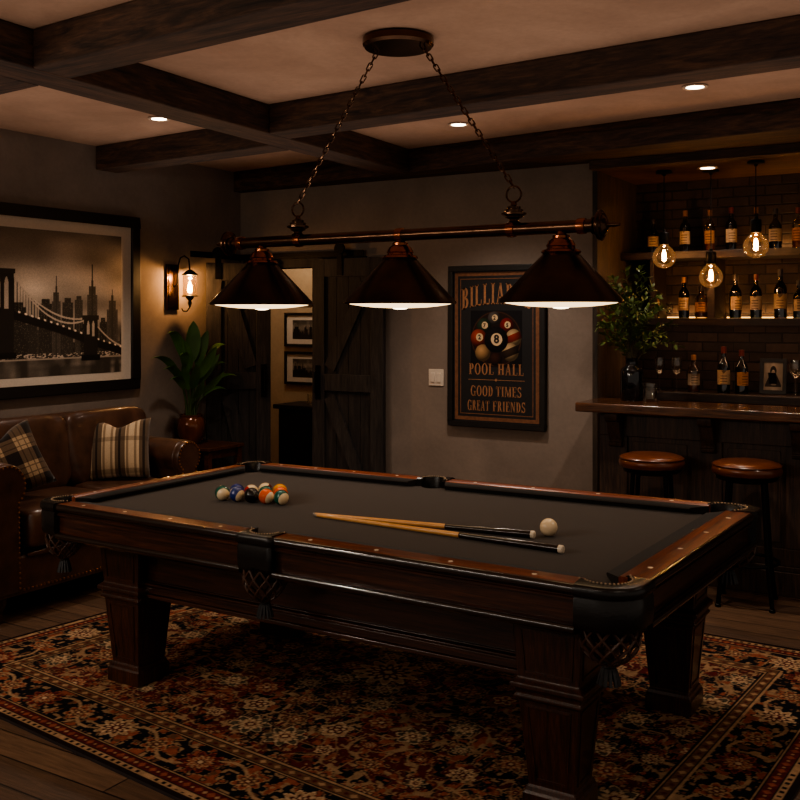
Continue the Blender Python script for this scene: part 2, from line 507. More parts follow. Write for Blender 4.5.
struct(MB().span(-3.9, AX0, BY - .018, BY, 0, .14).span(-3.9, AX0, BY - .012, BY, .14, .155).build('baseboard_back', BAR_W))
# dark picture-rail strip seen in the hall
struct(MB().span(-7.3, -3.5, 7.68, 7.7, 1.72, 1.75).build('trim_hall', BLACK))
# door casing
struct(MB().span(-5.36, -5.30, BY - .02, BY + .15, 0, 2.07).span(-4.22, -4.15, BY - .02, BY + .15, 0, 2.07).span(-5.30, -4.22, BY - .02, BY + .15, 2.0, 2.07).build('trim_doorway', DOOR_D))
# bar header fascia
struct(MB().span(AX0 - .02, AX1, BY - .1, BY - .022, AZ, AZ + .12).build('trim_alcove_header', BEAM_X))

def beam_poly(pts, label, mat=BEAM_X):
    c = Vector((sum(p[0] for p in pts) / 4, sum(p[1] for p in pts) / 4, 0))
    o = MB().prism([(p[0] - c.x, p[1] - c.y) for p in pts], 2.635, 2.7995).build('ceiling_beam', mat, loc=(c.x, c.y, 0), smooth=False, bevel=.006)
    tag(o, label, 'beam')
    return o
def xbeam(x0, x1, xr, yr, slope, w):
    f = lambda x: yr + slope * (x - xr)
    return [(x0, f(x0)), (x1, f(x1)), (x1, f(x1) + w), (x0, f(x0) + w)]
f_ = lambda y: -3.455 - .055 * (y - 3.3)
beam_poly([(f_(-2.0) - .22, -2.0), (f_(-2.0), -2.0), (f_(6.0), 6.02), (f_(6.0) - .22, 6.02)], 'long dark beam running from the foreground to the back wall, crossing the others', BEAM_Y)
CB = lambda y: f_(y) + .004
def xb(x0, x1, xr, yr, sl, w):
    p = xbeam(x0, x1, xr, yr, sl, w)
    return p
def right_beam(yr, xr, sl, w, label):
    f = lambda x: yr + sl * (x - xr)
    a = f(-3.5); x0 = f_(a) + .003; x1 = f_(a + w) + .003
    return beam_poly([(x0, f(x0)), (2.9, f(2.9)), (2.9, f(2.9) + w), (x1, f(x1) + w)], label)
def left_beam(yr, xr, sl, w, label):
    f = lambda x: yr + sl * (x - xr)
    a = f(-3.7); x0 = f_(a) - .223; x1 = f_(a + w) - .223
    return beam_poly([(LX + .003, f(LX)), (x0, f(x0)), (x1, f(x1) + w), (LX + .003, f(LX) + w)], label)
right_beam(2.675, -3.404, -.075, .2, 'dark ceiling beam nearest the camera, at the top left of the photo')
left_beam(2.70, -3.7, -.075, .2, 'short dark beam stub at the far left edge, in front of the left downlight')
right_beam(4.318, -3.493, -.07, .2, 'dark beam behind the black oval light canopy, running to the right')
left_beam(4.755, -5.41, -.075, .2, 'short dark beam between the left wall and the long beam, behind the left downlight')
beam_poly([(LX + .003, 6.2), (.6, 5.53), (.6, BY - .002), (LX + .003, BY - .002)], 'dark beam set against the back wall above the poster')

# ------------------------------------------------------------------ rug (woven pattern as vertex colours)
def make_rug():
    W, H = 3.55, 2.66
    nu, nv = 660, 490
    x, y = np.meshgrid(np.linspace(-W / 2, W / 2, nu), np.linspace(-H / 2, H / 2, nv))
    NAVY, BURG, TAN, SALM, CREAM, OLV, BRN = L3(22, 20, 23), L3(82, 30, 28), L3(164, 130, 98), L3(136, 76, 56), L3(190, 160, 126), L3(80, 72, 58), L3(100, 70, 50)
    C = np.zeros((nv, nu, 3)); C[:] = NAVY
    n1 = vnoise(nv, nu, 12, 16, 1); n1 = (n1 + n1[:, ::-1]) / 2
    n2 = vnoise(nv, nu, 78, 104, 2); n3 = vnoise(nv, nu, 36, 48, 3); n4 = vnoise(nv, nu, 110, 150, 4); n5 = vnoise(nv, nu, 42, 56, 5)
    wx = x + .05 * (n3 - .5); wy = y + .05 * (n5 - .5)
    C[n1 > .52] = BURG
    # medallion zone, lighter lines
    md = np.abs(x) / .95 + np.abs(y) / .62 + .12 * np.cos(10 * np.arctan2(y, x))
    C[md < 1] = L3(40, 32, 32); C[np.abs(md - 1) < .03] = TAN; C[np.abs(md - .93) < .015] = BRN
    # vines + leaves
    vine = np.sin(34 * wx + 3 * np.sin(17 * wy)) + np.sin(31 * wy + 3 * np.sin(19 * wx))
    blob = n2
    C[(blob > .62)] = TAN * .85; C[(blob > .68)] = NAVY; C[(blob > .72) & (n3 > .5)] = SALM; C[(blob > .72) & (n3 <= .5)] = BURG
    C[(blob < .30)] = BRN; C[(blob < .24)] = NAVY
    C[(n4 > .80)] = TAN * .9
    C[(n4 < .16)] = SALM
    C[np.abs(vine) < .13] = TAN * .8
    C[np.abs(vine - .95) < .07] = BRN
    def rosette(cx, cy, Rr, n, cols, rot=0.):
        i0 = np.searchsorted(x[0], cx - Rr * 1.1); i1 = np.searchsorted(x[0], cx + Rr * 1.1)
        j0 = np.searchsorted(y[:, 0], cy - Rr * 1.1); j1 = np.searchsorted(y[:, 0], cy + Rr * 1.1)
        if i1 <= i0 or j1 <= j0: return
        dx = x[j0:j1, i0:i1] - cx; dy = y[j0:j1, i0:i1] - cy
        r = np.hypot(dx, dy) / Rr; a = np.arctan2(dy, dx) + rot
        r = r / (.84 + .16 * np.cos(n * a))
        S = C[j0:j1, i0:i1]
        S[r < 1.0] = NAVY
        S[r < .94] = cols[0]
        S[(r < .86) & (np.cos(n * a) > -.6)] = cols[1]
        S[(r < .60)] = NAVY
        S[(r < .55)] = cols[2]
        S[(r < .45) & (np.cos(n * a) > -.2)] = cols[0]
        S[(r < .26)] = BURG
        S[(r < .14)] = CREAM
    pal = [(TAN, SALM, BRN), (CREAM, TAN, BURG), (SALM, BURG, TAN), (TAN, BRN, SALM), (CREAM, OLV, TAN), (SALM, BRN, CREAM)]
    rr = random.Random(3)
    for gy in range(0, 7):
        for gx in range(0, 9):
            cx = (gx + (.5 if gy % 2 else 0)) * .2 + rr.uniform(-.02, .02); cy = gy * .155 + rr.uniform(-.02, .02)
            Rr = rr.choice([.045, .06, .075, .095]); p = rr.choice(pal); n = rr.choice([5, 6, 8, 10]); ro = rr.random()
            for sx in ((1, -1) if gx or gy % 2 else (1,)):
                for sy in ((1, -1) if gy else (1,)):
                    rosette(sx * cx, sy * cy, Rr, n, p, ro)
    rosette(0, 0, .17, 12, pal[1])
    # borders
    d = np.minimum(W / 2 - np.abs(x), H / 2 - np.abs(y))
    horiz = (H / 2 - np.abs(y)) < (W / 2 - np.abs(x))
    s = np.where(horiz, x, y)
    B = d < .40
    fieldC = C.copy()
    C[B] = NAVY
    mb = (d > .115) & (d < .325)
    C[mb & (n2 > .60)] = TAN * .8; C[mb & (n2 > .66)] = NAVY; C[mb & (n2 > .71)] = SALM; C[mb & (n4 > .78)] = TAN * .8; C[mb & (n4 < .18)] = BRN
    vb = np.abs(np.sin(s * 13.1) * .07 - (d - .22))
    C[mb & (vb < .008)] = TAN * .9
    def border_line(axis, pos, rng_):
        k = int(rng_ / .24)
        for i in range(-k, k + 1):
            t = i * .24
            if abs(t) > rng_: continue
            big = i % 2 == 0
            Rr = .092 if big else .066
            for sg in (-1, 1):
                cx, cy = (t, sg * pos) if axis == 'x' else (sg * pos, t)
                rosette(cx, cy, Rr, 10 if big else 6, pal[1] if big and i % 4 else pal[2] if big else pal[0], .2)
    border_line('x', H / 2 - .22, W / 2 - .2); border_line('y', W / 2 - .22, H / 2 - .2)
    def band(a, b, col): C[(d >= a) & (d < b)] = col
    band(0, .022, L3(34, 22, 20)); band(.022, .052, TAN)
    tick = (np.abs(((s / .035) % 1) - .5) < .22)
    C[(d > .030) & (d < .044) & tick & (n3 > .35)] = NAVY
    band(.052, .058, NAVY); band(.058, .100, BURG)
    dia = (np.abs(((s / .06) % 1) - .5) * .06 + np.abs(d - .079)) < .017
    C[(d > .058) & (d < .1) & dia] = SALM
    C[(d > .058) & (d < .1) & ((np.abs(((s / .06 + .5) % 1) - .5) * .06 + np.abs(d - .079)) < .009)] = TAN
    band(.100, .105, NAVY); band(.105, .113, TAN)
    band(.327, .335, TAN); band(.335, .34, NAVY); band(.34, .378, BRN)
    C[(d > .34) & (d < .378) & ((np.abs(((s / .07) % 1) - .5) * .07 + np.abs(d - .359)) < .016)] = TAN
    C[(d > .34) & (d < .378) & ((np.abs(((s / .07 + .5) % 1) - .5) * .07 + np.abs(d - .359)) < .011)] = BURG
    band(.378, .383, NAVY); band(.383, .392, TAN); band(.392, .40, NAVY)
    C *= (.72 + .5 * vnoise(nv, nu, 200, 260, 9))[..., None]
    q = [Vector((-4.28, 2.62)), Vector((-.675, 2.22)), Vector((-.505, 5.02)), Vector((-3.97, 5.13))]
    c0 = Vector((-2.36, 3.75))
    def fx(u, v):
        px = (1 - u) * (1 - v) * q[0].x + u * (1 - v) * q[1].x + u * v * q[2].x + (1 - u) * v * q[3].x
        py = (1 - u) * (1 - v) * q[0].y + u * (1 - v) * q[1].y + u * v * q[2].y + (1 - u) * v * q[3].y
        return px - c0.x, py - c0.y, np.full_like(u, .0125)
    t = thing('rug', 'large red, black and tan floral oriental rug under the pool table', 'rug', (c0.x, c0.y, 0))
    grid_obj('woven_pile', fx, nu, nv, C, m_vcol('rug_wool', .95, .6, .08), t)
    b = MB().prism([(p.x - c0.x, p.y - c0.y) for p in q], .0005, .012)
    b.build('edge_binding', m_plain('dark_binding', lin(34, 24, 22), .95), t)
make_rug()

# ------------------------------------------------------------------ pool table
TC = Vector((-2.276, 3.585, 0))
HX, HY = 1.375, .765
QC = [Vector((-3.635, 2.85)), Vector((-.926, 2.81)), Vector((-.868, 4.40)), Vector((-3.585, 4.284))]
def warp(p):
    v = (p.y / HY + 1) / 2
    sh = -.085 * (1 - v) - .2 * v
    u0 = p.x + (sh * (1 - (p.x / HX) ** 2) if abs(p.x) < HX else 0)
    u = (u0 / HX + 1) / 2
    q = QC[0] * (1 - u) * (1 - v) + QC[1] * u * (1 - v) + QC[2] * u * v + QC[3] * (1 - u) * v
    return Vector((q.x - TC.x, q.y - TC.y, p.z))
table = thing('pool_table', 'dark wooden pool table with charcoal felt and leather pockets on a patterned rug', 'pool table', TC)

# slate bed with pocket cut-outs
out = []
def arc(cx, cy, r, a0, a1, n=10):
    return [(cx + r * math.cos(R(a0 + (a1 - a0) * i / n)), cy + r * math.sin(R(a0 + (a1 - a0) * i / n))) for i in range(n + 1)]
bx, by, cc, pr = HX - .09, HY - .09, .115, .068
bed = []
bed += arc(-HX + cc, -HY + cc, pr, 100, -10)
bed += [(-.055, -by)] + arc(0, -HY + .07, .058, 150, 30) + [(.055, -by)]
bed += arc(HX - cc, -HY + cc, pr, 190, 80)
bed += arc(HX - cc, HY - cc, pr, 280, 170)
bed += [(.055, by)] + arc(0, HY - .07, .058, -30, -150) + [(-.055, by)]
bed += arc(-HX + cc, HY - cc, pr, 10, -100)
mbed = MB().prism(bed, .735, .765)
bmesh.ops.triangulate(mbed.bm, faces=[f for f in mbed.bm.faces if len(f.verts) > 4])
mbed.apply(warp).build('playing_surface', FELT, table, smooth=False)

def edge_sweep(A, B, nrm, prof, cut=None, n=8):
    """profile (offset outward, z) swept from A to B along the table edge"""
    A, B, nrm = Vector(A), Vector(B), Vector(nrm)
    L = (B - A).length
    d = (B - A).normalized()
    rings = []
    for i in range(n + 1):
        ring = []
        for o, z in prof:
            c = cut(o) if cut else (0, 0)
            t = c[0] + (L - c[0] - c[1]) * i / n
            q = A + d * t + nrm * o
            ring.append((q.x, q.y, z))
        rings.append(ring)
    return MB().loft(rings).apply(warp)
P_RAIL = [(-.095, .766), (-.095, .797), (-.092, .80), (-.0135, .80), (-.0135, .766)]
P_BEAD = [(-.0133, .7662), (-.0133, .7995), (-.011, .8005), (-.006, .7995), (-.0015, .7965), (.0015, .792), (.003, .786), (.003, .779), (.001, .775), (-.003, .772), (-.009, .7662)]
P_APR = [(-.05, .7655), (-.016, .7655), (-.016, .760), (-.010, .757), (-.010, .750), (-.022, .745), (-.022, .6715), (-.05, .6715)]
P_MLD = [(-.05, .671), (-.016, .671), (-.010, .676), (-.004, .676), (.000, .673), (.0035, .668), (.0045, .662), (.0025, .656), (-.003, .652), (-.008, .651), (-.012, .645), (-.05, .645)]
LACQ = m_plain('dark_lacquer', lin(30, 19, 13), .2, nscale=30, var=.3, coat=.8)
P_CUS = [(-.0955, .766), (-.0955, .797), (-.146, .793), (-.151, .787), (-.146, .779), (-.125, .7665)]
cx0 = .165
segs = []
for sy in (-1, 1):
    segs.append(((-HX + cx0, sy * HY), (-.08, sy * HY), (0, sy), 'x', (1, 0)))
    segs.append(((.08, sy * HY), (HX - cx0, sy * HY), (0, sy), 'x', (0, 1)))
for sx in (-1, 1):
    segs.append(((sx * HX, -HY + cx0), (sx * HX, HY - cx0), (sx, 0), 'y', (1, 1)))
for A, B, nr, ax, cor in segs:
    rl = edge_sweep(A, B, nr, P_RAIL).build('rail', RAIL_X if ax == 'x' else RAIL_Y, table, angle=50)
    edge_sweep(A, B, nr, P_APR).build('apron', APR_X if ax == 'x' else APR_Y, table, angle=30)
    edge_sweep(A, B, nr, P_BEAD).build('edge_bead', LACQ, rl, angle=60)
    edge_sweep(A, B, nr, P_MLD).build('lower_moulding', LACQ, table, angle=60)
    kc = [1.0 if c else .45 for c in cor]
    edge_sweep(A, B, nr, P_CUS, lambda o: tuple(max(0, -o - .0955) * k for k in kc)).build('cushion', CUSH, table, angle=50)
    Av, Bv, nv_ = Vector(A), Vector(B), Vector(nr)
    for k in range(4):
        q = Av.lerp(Bv, (k + .5) / 4) - nv_ * .052
        MB().lathe([(0, .7995), (.0085, .7995), (.0085, .8006), (0, .8008)], (q.x, q.y, 0), 10).apply(warp).build('sight', IVORY, rl)

def pocket(outer, inner, ctr, n_net):
    """outer / inner plan paths of equal length; leather plate, skirt, net and tassel"""
    b = MB()
    n = len(outer)
    c = Vector(ctr)
    def off(i, o):
        p = Vector(outer[i]); t = Vector(outer[min(i + 1, n - 1)]) - Vector(outer[max(i - 1, 0)])
        nn = Vector((t.y, -t.x)).normalized()
        if nn.dot(p - c) < 0: nn = -nn
        return p + nn * o
    cols = []
    for i in range(n):
        ip = Vector(inner[i])
        ring = [(ip.x, ip.y, .70), (ip.x, ip.y, .798), (ip.x + (outer[i][0] - ip.x) * .12, ip.y + (outer[i][1] - ip.y) * .12, .805)]
        for o, z in ((-.004, .805), (.004, .802), (.009, .794), (.010, .780), (.006, .770), (.001, .767), (.001, .763), (.004, .757), (.004, .690), (.0, .672), (-.012, .664), (-.02, .70)):
            q = off(i, o); ring.append((q.x, q.y, z))
        cols.append(ring)
    b.loft(cols, closed=True, caps=True)
    pk = b.apply(warp).build('pocket', POCKET, table, angle=45)
    # stitched edge
    st = MB()
    for i in range(0, n):
        p = Vector(inner[i]).lerp(Vector(outer[i]), .22)
        st.sphere((p.x, p.y, .806), .0035, 6, 4)
    st.apply(warp).build('stitching', m_stitch, pk)
    # liner cup inside
    MB().lathe([(.0, .61), (.05, .62), (.062, .66), (.066, .735)], (c.x, c.y, 0), 18).apply(warp).build('pocket_liner', POCKET, pk)
    # net
    nb = MB()
    prof = [(.082, .672), (.086, .640), (.083, .612), (.071, .585), (.05, .562), (.022, .545)]
    N = n_net
    for k in range(N):
        for sg in (-1, 1):
            pts = [(c.x + r * math.cos(2 * PI * k / N + sg * j * PI / N), c.y + r * math.sin(2 * PI * k / N + sg * j * PI / N), z) for j, (r, z) in enumerate(prof)]
            nb.tube(pts, .0045, 5)
    nb.apply(warp).build('net', NETM, pk)
    tb = MB().lathe([(.0, .556), (.02, .552), (.024, .540), (.016, .530)], (c.x, c.y, 0), 12)
    for k in range(12):
        a = 2 * PI * k / 12
        tb.tube([(c.x + r * math.cos(a), c.y + r * math.sin(a), z) for r, z in ((.014, .535), (.020, .52), (.026, .50), (.030, .482))], .0058, 5)
    tb.apply(warp).build('tassel', TASSEL, pk)
m_stitch = m_plain('stitch_thread', lin(176, 150, 122), .6)
NP = 21
for sx in (-1, 1):
    for sy in (-1, 1):
        rr_ = .105
        o_ = [(.165, -.002)] + [(rr_ - .002 - rr_ * math.cos(t), rr_ - .002 - rr_ * math.sin(t)) for t in [PI / 2 - PI / 2 * i / (NP - 3) for i in range(NP - 2)]] + [(-.002, .165)]
        i_ = [(.115 + .068 * math.cos(R(330 - 210 * i / (NP - 1))), .115 + .068 * math.sin(R(330 - 210 * i / (NP - 1)))) for i in range(NP)]
        f = lambda p: (sx * (HX - p[0]), sy * (HY - p[1]))
        pocket([f(p) for p in o_], [f(p) for p in i_], f((.1, .1)), 11)
for sy in (-1, 1):
    o_ = [(.081, .0), (.078, -.008)] + [(.074 - .148 * i / (NP - 5), -.012) for i in range(NP - 4)] + [(-.078, -.008), (-.081, .0)]
    i_ = [(.081, .1)] + [(.058 * math.cos(R(15 - 210 * i / (NP - 3))), .072 + .058 * math.sin(R(15 - 210 * i / (NP - 3)))) for i in range(NP - 2)] + [(-.081, .1)]
    f = lambda p: (p[0], sy * (HY - p[1]))
    pocket([f(p) for p in o_], [f(p) for p in i_], f((0, .06)), 11)

# cabinet body below the rails
def body():
    x0, x1, y0, y1 = -1.03, 1.10, -.525, .47
    b = MB()
    b.span(x0, x1, y0, y1, .405, .646)
    b.span(x0 - .002, x1 + .002, y0 - .012, y1 + .012, .628, .6445)
    b.span(x0 - .002, x1 + .002, y0 - .020, y1 + .020, .40, .418)
    b.span(x0 - .002, x1 + .002, y0 - .014, y1 + .014, .418, .452)
    b.span(x0 - .002, x1 + .002, y0 - .019, y1 + .019, .452, .464)
    b.span(x0 - .002, x1 + .002, y0 - .008, y1 + .008, .464, .474)
    return b
body().build('cabinet', APR_X, table, bevel=.004)
MB().span(-1.28, 1.28, -.66, .66, .648, .70).apply(warp).build('subframe', BLACK, table)
def leg(cx, cy):
    b = MB()
    def ring(h, z): return [(-h, -h, z), (h, -h, z), (h, h, z), (-h, h, z)]
    prof = [(.124, .647), (.124, .632), (.119, .628), (.106, .45), (.112, .444), (.126, .434), (.126, .420), (.113, .412), (.110, .398), (.116, .394), (.116, .384), (.103, .378),
            (.079, .098), (.085, .092), (.088, .080), (.094, .072), (.094, .0135)]
    b.loft([ring(h, z) for h, z in prof])
    o = b.build('leg', LEG_W, table, loc=(cx - TC.x, cy - TC.y, 0), smooth=False, bevel=.003)
    # raised panels with frame on each face
    p = MB()
    for k in range(4):
        M = ROTZ(k * PI / 2)
        for (z0, h0, z1, h1) in ((.47, .1075, .61, .1177), (.12, .081, .36, .1015)):
            wd0, wd1 = h0 - .028, h1 - .028
            for s in (-1, 1):
                p.loft([[M @ Vector(v) for v in ((s * wd0 - .004, -h0 - .003, z0), (s * wd0 + .004, -h0 - .003, z0), (s * wd0 + .004, -h0 + .004, z0), (s * wd0 - .004, -h0 + .004, z0))],
                        [M @ Vector(v) for v in ((s * wd1 - .004, -h1 - .003, z1), (s * wd1 + .004, -h1 - .003, z1), (s * wd1 + .004, -h1 + .004, z1), (s * wd1 - .004, -h1 + .004, z1))]])
            for z, h, wd in ((z0, h0, wd0), (z1, h1, wd1)):
                p.box((0, -h, z), (2 * wd + .008, .007, .008), M)
    p.build('panel_moulding', LEG_W, o, smooth=False)
for cx, cy in ((-3.265, 3.115), (-1.235, 3.02), (-1.155, 4.045), (-3.11, 3.965)):
    leg(cx, cy)

# balls
def m_ball(name, col, stripe=False):
    w = NT(name)
    v = w.coords()
    sp = w.n('ShaderNodeSeparateXYZ'); w.l(v, sp.inputs[0])
    white = lin(236, 214, 178)
    spot = w.math('GREATER_THAN', sp.outputs[0], .0305)
    if stripe:
        band_ = w.math('LESS_THAN', w.math('ABSOLUTE', sp.outputs[2]), .0195)
        c = w.mix(band_, white, col); c = w.mix(spot, c, white)
    else:
        c = w.mix(spot, col, white)
    w.bsdf(c, .12, spec=.5, coat=.5, coat_r=.04)
    return w.m
BR = .0345
cols = {'yellow': lin(226, 156, 30), 'blue': lin(34, 52, 120), 'red': lin(178, 40, 26), 'green': lin(24, 88, 74), 'orange': lin(222, 92, 24), 'black': lin(18, 16, 18), 'maroon': lin(104, 30, 26)}
def ball(x, y, col, stripe, rot, label, group='racked billiard balls'):
    mat = m_ball('ball_' + str(col) + ('_stripe' if stripe else ''), cols[col], stripe) if col else m_plain('cue_ball_resin', lin(236, 214, 180), .15, var=.02, coat=.4)
    o = MB().sphere((0, 0, 0), BR, 28, 18).build('billiard_ball' if col else 'cue_ball', mat, loc=(x, y, .7652 + BR), angle=180)
    if stripe:
        vd = Vector((.63, -.72, .28)).normalized()
        zx = (vd * rot[0] + Vector((.75, .66, 0)) * rot[1] + Vector((-.18, .21, .96)) * rot[2]).normalized()
        xx = (zx * vd.dot(zx) - vd).normalized()
        o.rotation_euler = Matrix((xx, zx.cross(xx), zx)).transposed().to_euler()
    else: o.rotation_euler = rot
    tag(o, label, 'ball', group if col else None)
bx0, by0, st_ = -3.06, 3.432, .0712
rk = [(0, 0, 'green', True, (.88, .15, -.42), 'cream ball with a green band, alone at the left end of the rack'),
      (1, 0, 'blue', True, (.52, .70, -.50), 'cream and blue striped ball, second from left in the front row'),
      (2, 0, 'black', False, (.2, .4, 1.0), 'black ball in the middle of the front row of the rack'),
      (3, 0, 'orange', True, (.55, .70, -.45), 'orange and cream striped ball, fourth in the front row'),
      (4, 0, 'green', True, (.72, .50, -.45), 'cream ball with a dark green band at the right end of the front row'),
      (1, 1, 'blue', False, (.5, .4, 2.4), 'solid blue ball behind the cream and blue striped ball'),
      (2, 1, 'red', True, (.3, .4, .85), 'red and cream striped ball just behind the black ball'),
      (3, 1, 'green', False, (.3, .5, 2.), 'solid green ball behind the orange striped ball'),
      (4, 1, 'orange', False, (.3, .5, 2.), 'solid orange ball behind the right end of the front row'),
      (3, 2, 'maroon', True, (.3, -.4, .85), 'cream and maroon striped ball at the back of the rack, left of the yellow one'),
      (4, 2, 'yellow', False, (.3, .5, 2.), 'solid yellow ball at the back of the rack')]
for i, j, c, s, rot, lb in rk:
    ball(bx0 + i * .075 - j * .052, by0 + i * .0134 + j * .0605, c, s, rot, lb)
ball(-1.493, 3.532, None, False, (0, 0, 0), 'plain cream cue ball beside the two cue butts')

# cues
def cue(tip, butt, label):
    A, B = Vector(tip), Vector(butt)
    L = (B - A).length
    t = thing('pool_cue', label, 'cue', A, 0, 'two pool cues lying on the felt')
    d = (B - A).normalized()
    M = d.to_track_quat('Z', 'Y').to_matrix().to_4x4()
    MB().lathe([(0, .006), (.0066, .008), (.0068, .025), (.0105, L * .62)], M=M, seg=14).build('shaft', m_maple, t)
    MB().lathe([(0, -.004), (.0056, -.002), (.0064, .007), (0, .008)], M=M, seg=12).build('tip', m_tip, t)
    MB().lathe([(.0106, L * .62), (.0112, L * .622), (.0112, L * .628), (.0145, L * .98), (.0145, L * .985)], M=M, seg=14).build('butt', m_butt, t)
    MB().lathe([(.0150, L * .984), (.0152, L * .997), (.011, L), (0, L)], M=M, seg=14).build('butt_cap', IVORY, t)
m_maple = m_plain('maple', lin(216, 160, 96), .3, nscale=30, var=.08, coat=.3)
m_tip = m_plain('blue_tip', lin(150, 140, 130), .6)
m_butt = m_plain('black_butt', lin(34, 24, 20), .2, coat=.5)
cue((-2.49, 3.365, .7745), (-1.52, 3.463, .7805), 'shorter pool cue with black butt, lying nearer the far cushion')
cue((-2.47, 3.352, .7745), (-1.337, 3.298, .7805), 'longer pool cue with black butt, lying nearer the camera')

# ------------------------------------------------------------------ billiard light
def billiard_light():
    c = Vector((-2.20, 3.575, CZ))
    t = thing('billiard_light', 'long bronze three-shade billiard lamp hanging on two chains over the table', 'ceiling light', c)
    lo = lambda x, z: Vector((x - c.x, 0, z - CZ))
    MB().lathe([(0, -.002), (.142, -.002), (.152, -.008), (.152, -.034), (.142, -.046), (0, -.048)], seg=40).build('canopy', BRONZE, t)
    z0 = 1.957
    xa, xb_ = -3.11, -1.335
    RX = ROTY(PI / 2)
    MB().tube([lo(xa, z0), lo(xb_, z0)], .0255, 20).build('bar', BRONZE, t)
    for x in (-3.07, -2.73, -2.19, -1.67, -1.375):
        MB().lathe([(.024, -.018), (.030, -.016), (.032, 0), (.030, .016), (.024, .018)], lo(x, z0), 16, RX).build('bar_collar', COPPER, t)
    fin = [(.024, 0), (.034, .004), (.034, .010), (.028, .014), (.030, .018), (.044, .021), (.046, .027), (.058, .030), (.060, .038), (.048, .042), (.046, .048), (.032, .051), (.026, .058), (.012, .062), (.008, .075), (.010, .085), (.006, .11), (0, .112)]
    MB().lathe(fin, lo(xb_, z0), 20, ROTY(PI / 2)).build('finial', BRONZE, t)
    MB().lathe(fin, lo(xa, z0), 20, ROTY(-PI / 2)).build('finial', BRONZE, t)
    for xk, xc in ((-2.735, -2.305), (-1.66, -2.085)):
        MB().lathe([(.022, .02), (.030, .026), (.018, .033), (.020, .04), (.034, .046), (.036, .052), (.050, .058), (.050, .065), (.036, .069), (.038, .078), (.026, .082), (.028, .090), (.014, .096), (.008, .112), (0, .114)], lo(xk, z0), 18).build('hanger_knob', BRONZE, t)
        ring = lo(xk, z0 + .140)
        rg = MB().tube([ring + Vector((.032 * math.cos(a), 0, .032 * math.sin(a))) for a in [2 * PI * k / 20 for k in range(20)]], .004, 6, True)
        A = ring + Vector((0, 0, .028)); B = lo(xc, CZ - .046)
        ch = MB()
        n = 26
        d = (B - A); ll = d.length / n; d.normalize()
        for k in range(n):
            ctr = A + d * (k + .5) * ll
            M = d.to_track_quat('Z', 'Y').to_matrix().to_4x4() @ ROTZ(PI / 2 * (k % 2) + .5)
            h = ll * .34
            pts = []
            for q in range(12):
                a = 2 * PI * q / 12
                pts.append(ctr + M @ Vector((.0085 * math.cos(a), 0, .0085 * math.sin(a) + (h if math.sin(a) >= 0 else -h))))
            ch.tube(pts, .0032, 5, True)
        ch.build('chain', BRONZE, t)
        rg.build('chain_ring', BRONZE, t)
    for x in (-2.945, -2.19, -1.46):
        p = lo(x, 0); p.z = 0
        zr = 1.668 - CZ
        o = Vector((p.x, 0, zr))
        sh = MB().lathe([(.236, -.004), (.241, 0), (.239, .006), (.068, .188), (.062, .194), (.060, .191), (.066, .184), (.232, .004), (.236, -.004)], o, 48).build('shade', SHADE_M, t)
        MB().lathe([(.2315, .0045), (.064, .1815), (.0, .184)], o, 48).build('shade_lining', ENAMEL, sh)
        MB().lathe([(.072, .186), (.078, .192), (.072, .200), (.056, .204), (.054, .212), (.058, .216), (.048, .236), (.034, .246), (.034, .256), (.020, .262), (.016, .29)], o, 24).build('socket_cap', COPPER, sh)
        MB().lathe([(.2305, .003), (.21, -.006), (.16, -.0135), (.11, -.0185), (.05, -.021), (0, -.0215)], o, 48).build('added_glow_disc', UNDER_GLOW, sh, angle=180)  # added glowing disc, stands in for the lit lining inside the shade
        MB().lathe([(.034, -.0205), (.028, -.0245), (.014, -.027), (0, -.0275)], o, 20).build('light_bulb', BULB_ON, sh, angle=180)
billiard_light()

# ------------------------------------------------------------------ recessed downlights
def downlight(x, y, z, label, e):
    t = thing('recessed_downlight', label, 'downlight', (x, y, z), 0, 'recessed downlights')
    MB().lathe([(.045, -.001), (.062, -.002), (.066, -.006), (.062, -.010), (.046, -.008), (.045, -.001)], seg=28).build('trim_ring', m_ring, t)
    MB().lathe([(0, -.004), (.046, -.004), (.046, -.006), (0, -.006)], seg=28).build('lens', LENS, t)
    lamp('downlight_or_added_spot', 'SPOT', (x, y, z - .03), e, (1, .84, .70), .04, (0, 0, 0), spot_size=R(115), spot_blend=.8)
m_ring = m_plain('white_ring', lin(190, 168, 146), .5, var=.03)
downlight(-4.317, 4.28, CZ, 'recessed downlight in the ceiling left of the long beam', 70)
downlight(-2.87, 5.375, CZ, 'recessed downlight behind the right lamp chain', 90)
downlight(-1.358, 5.13, CZ, 'recessed downlight between two beams at upper right', 70)
downlight(-1.64, 6.50, AZ, 'recessed downlight in the alcove ceiling between the bulb pendants', 16)

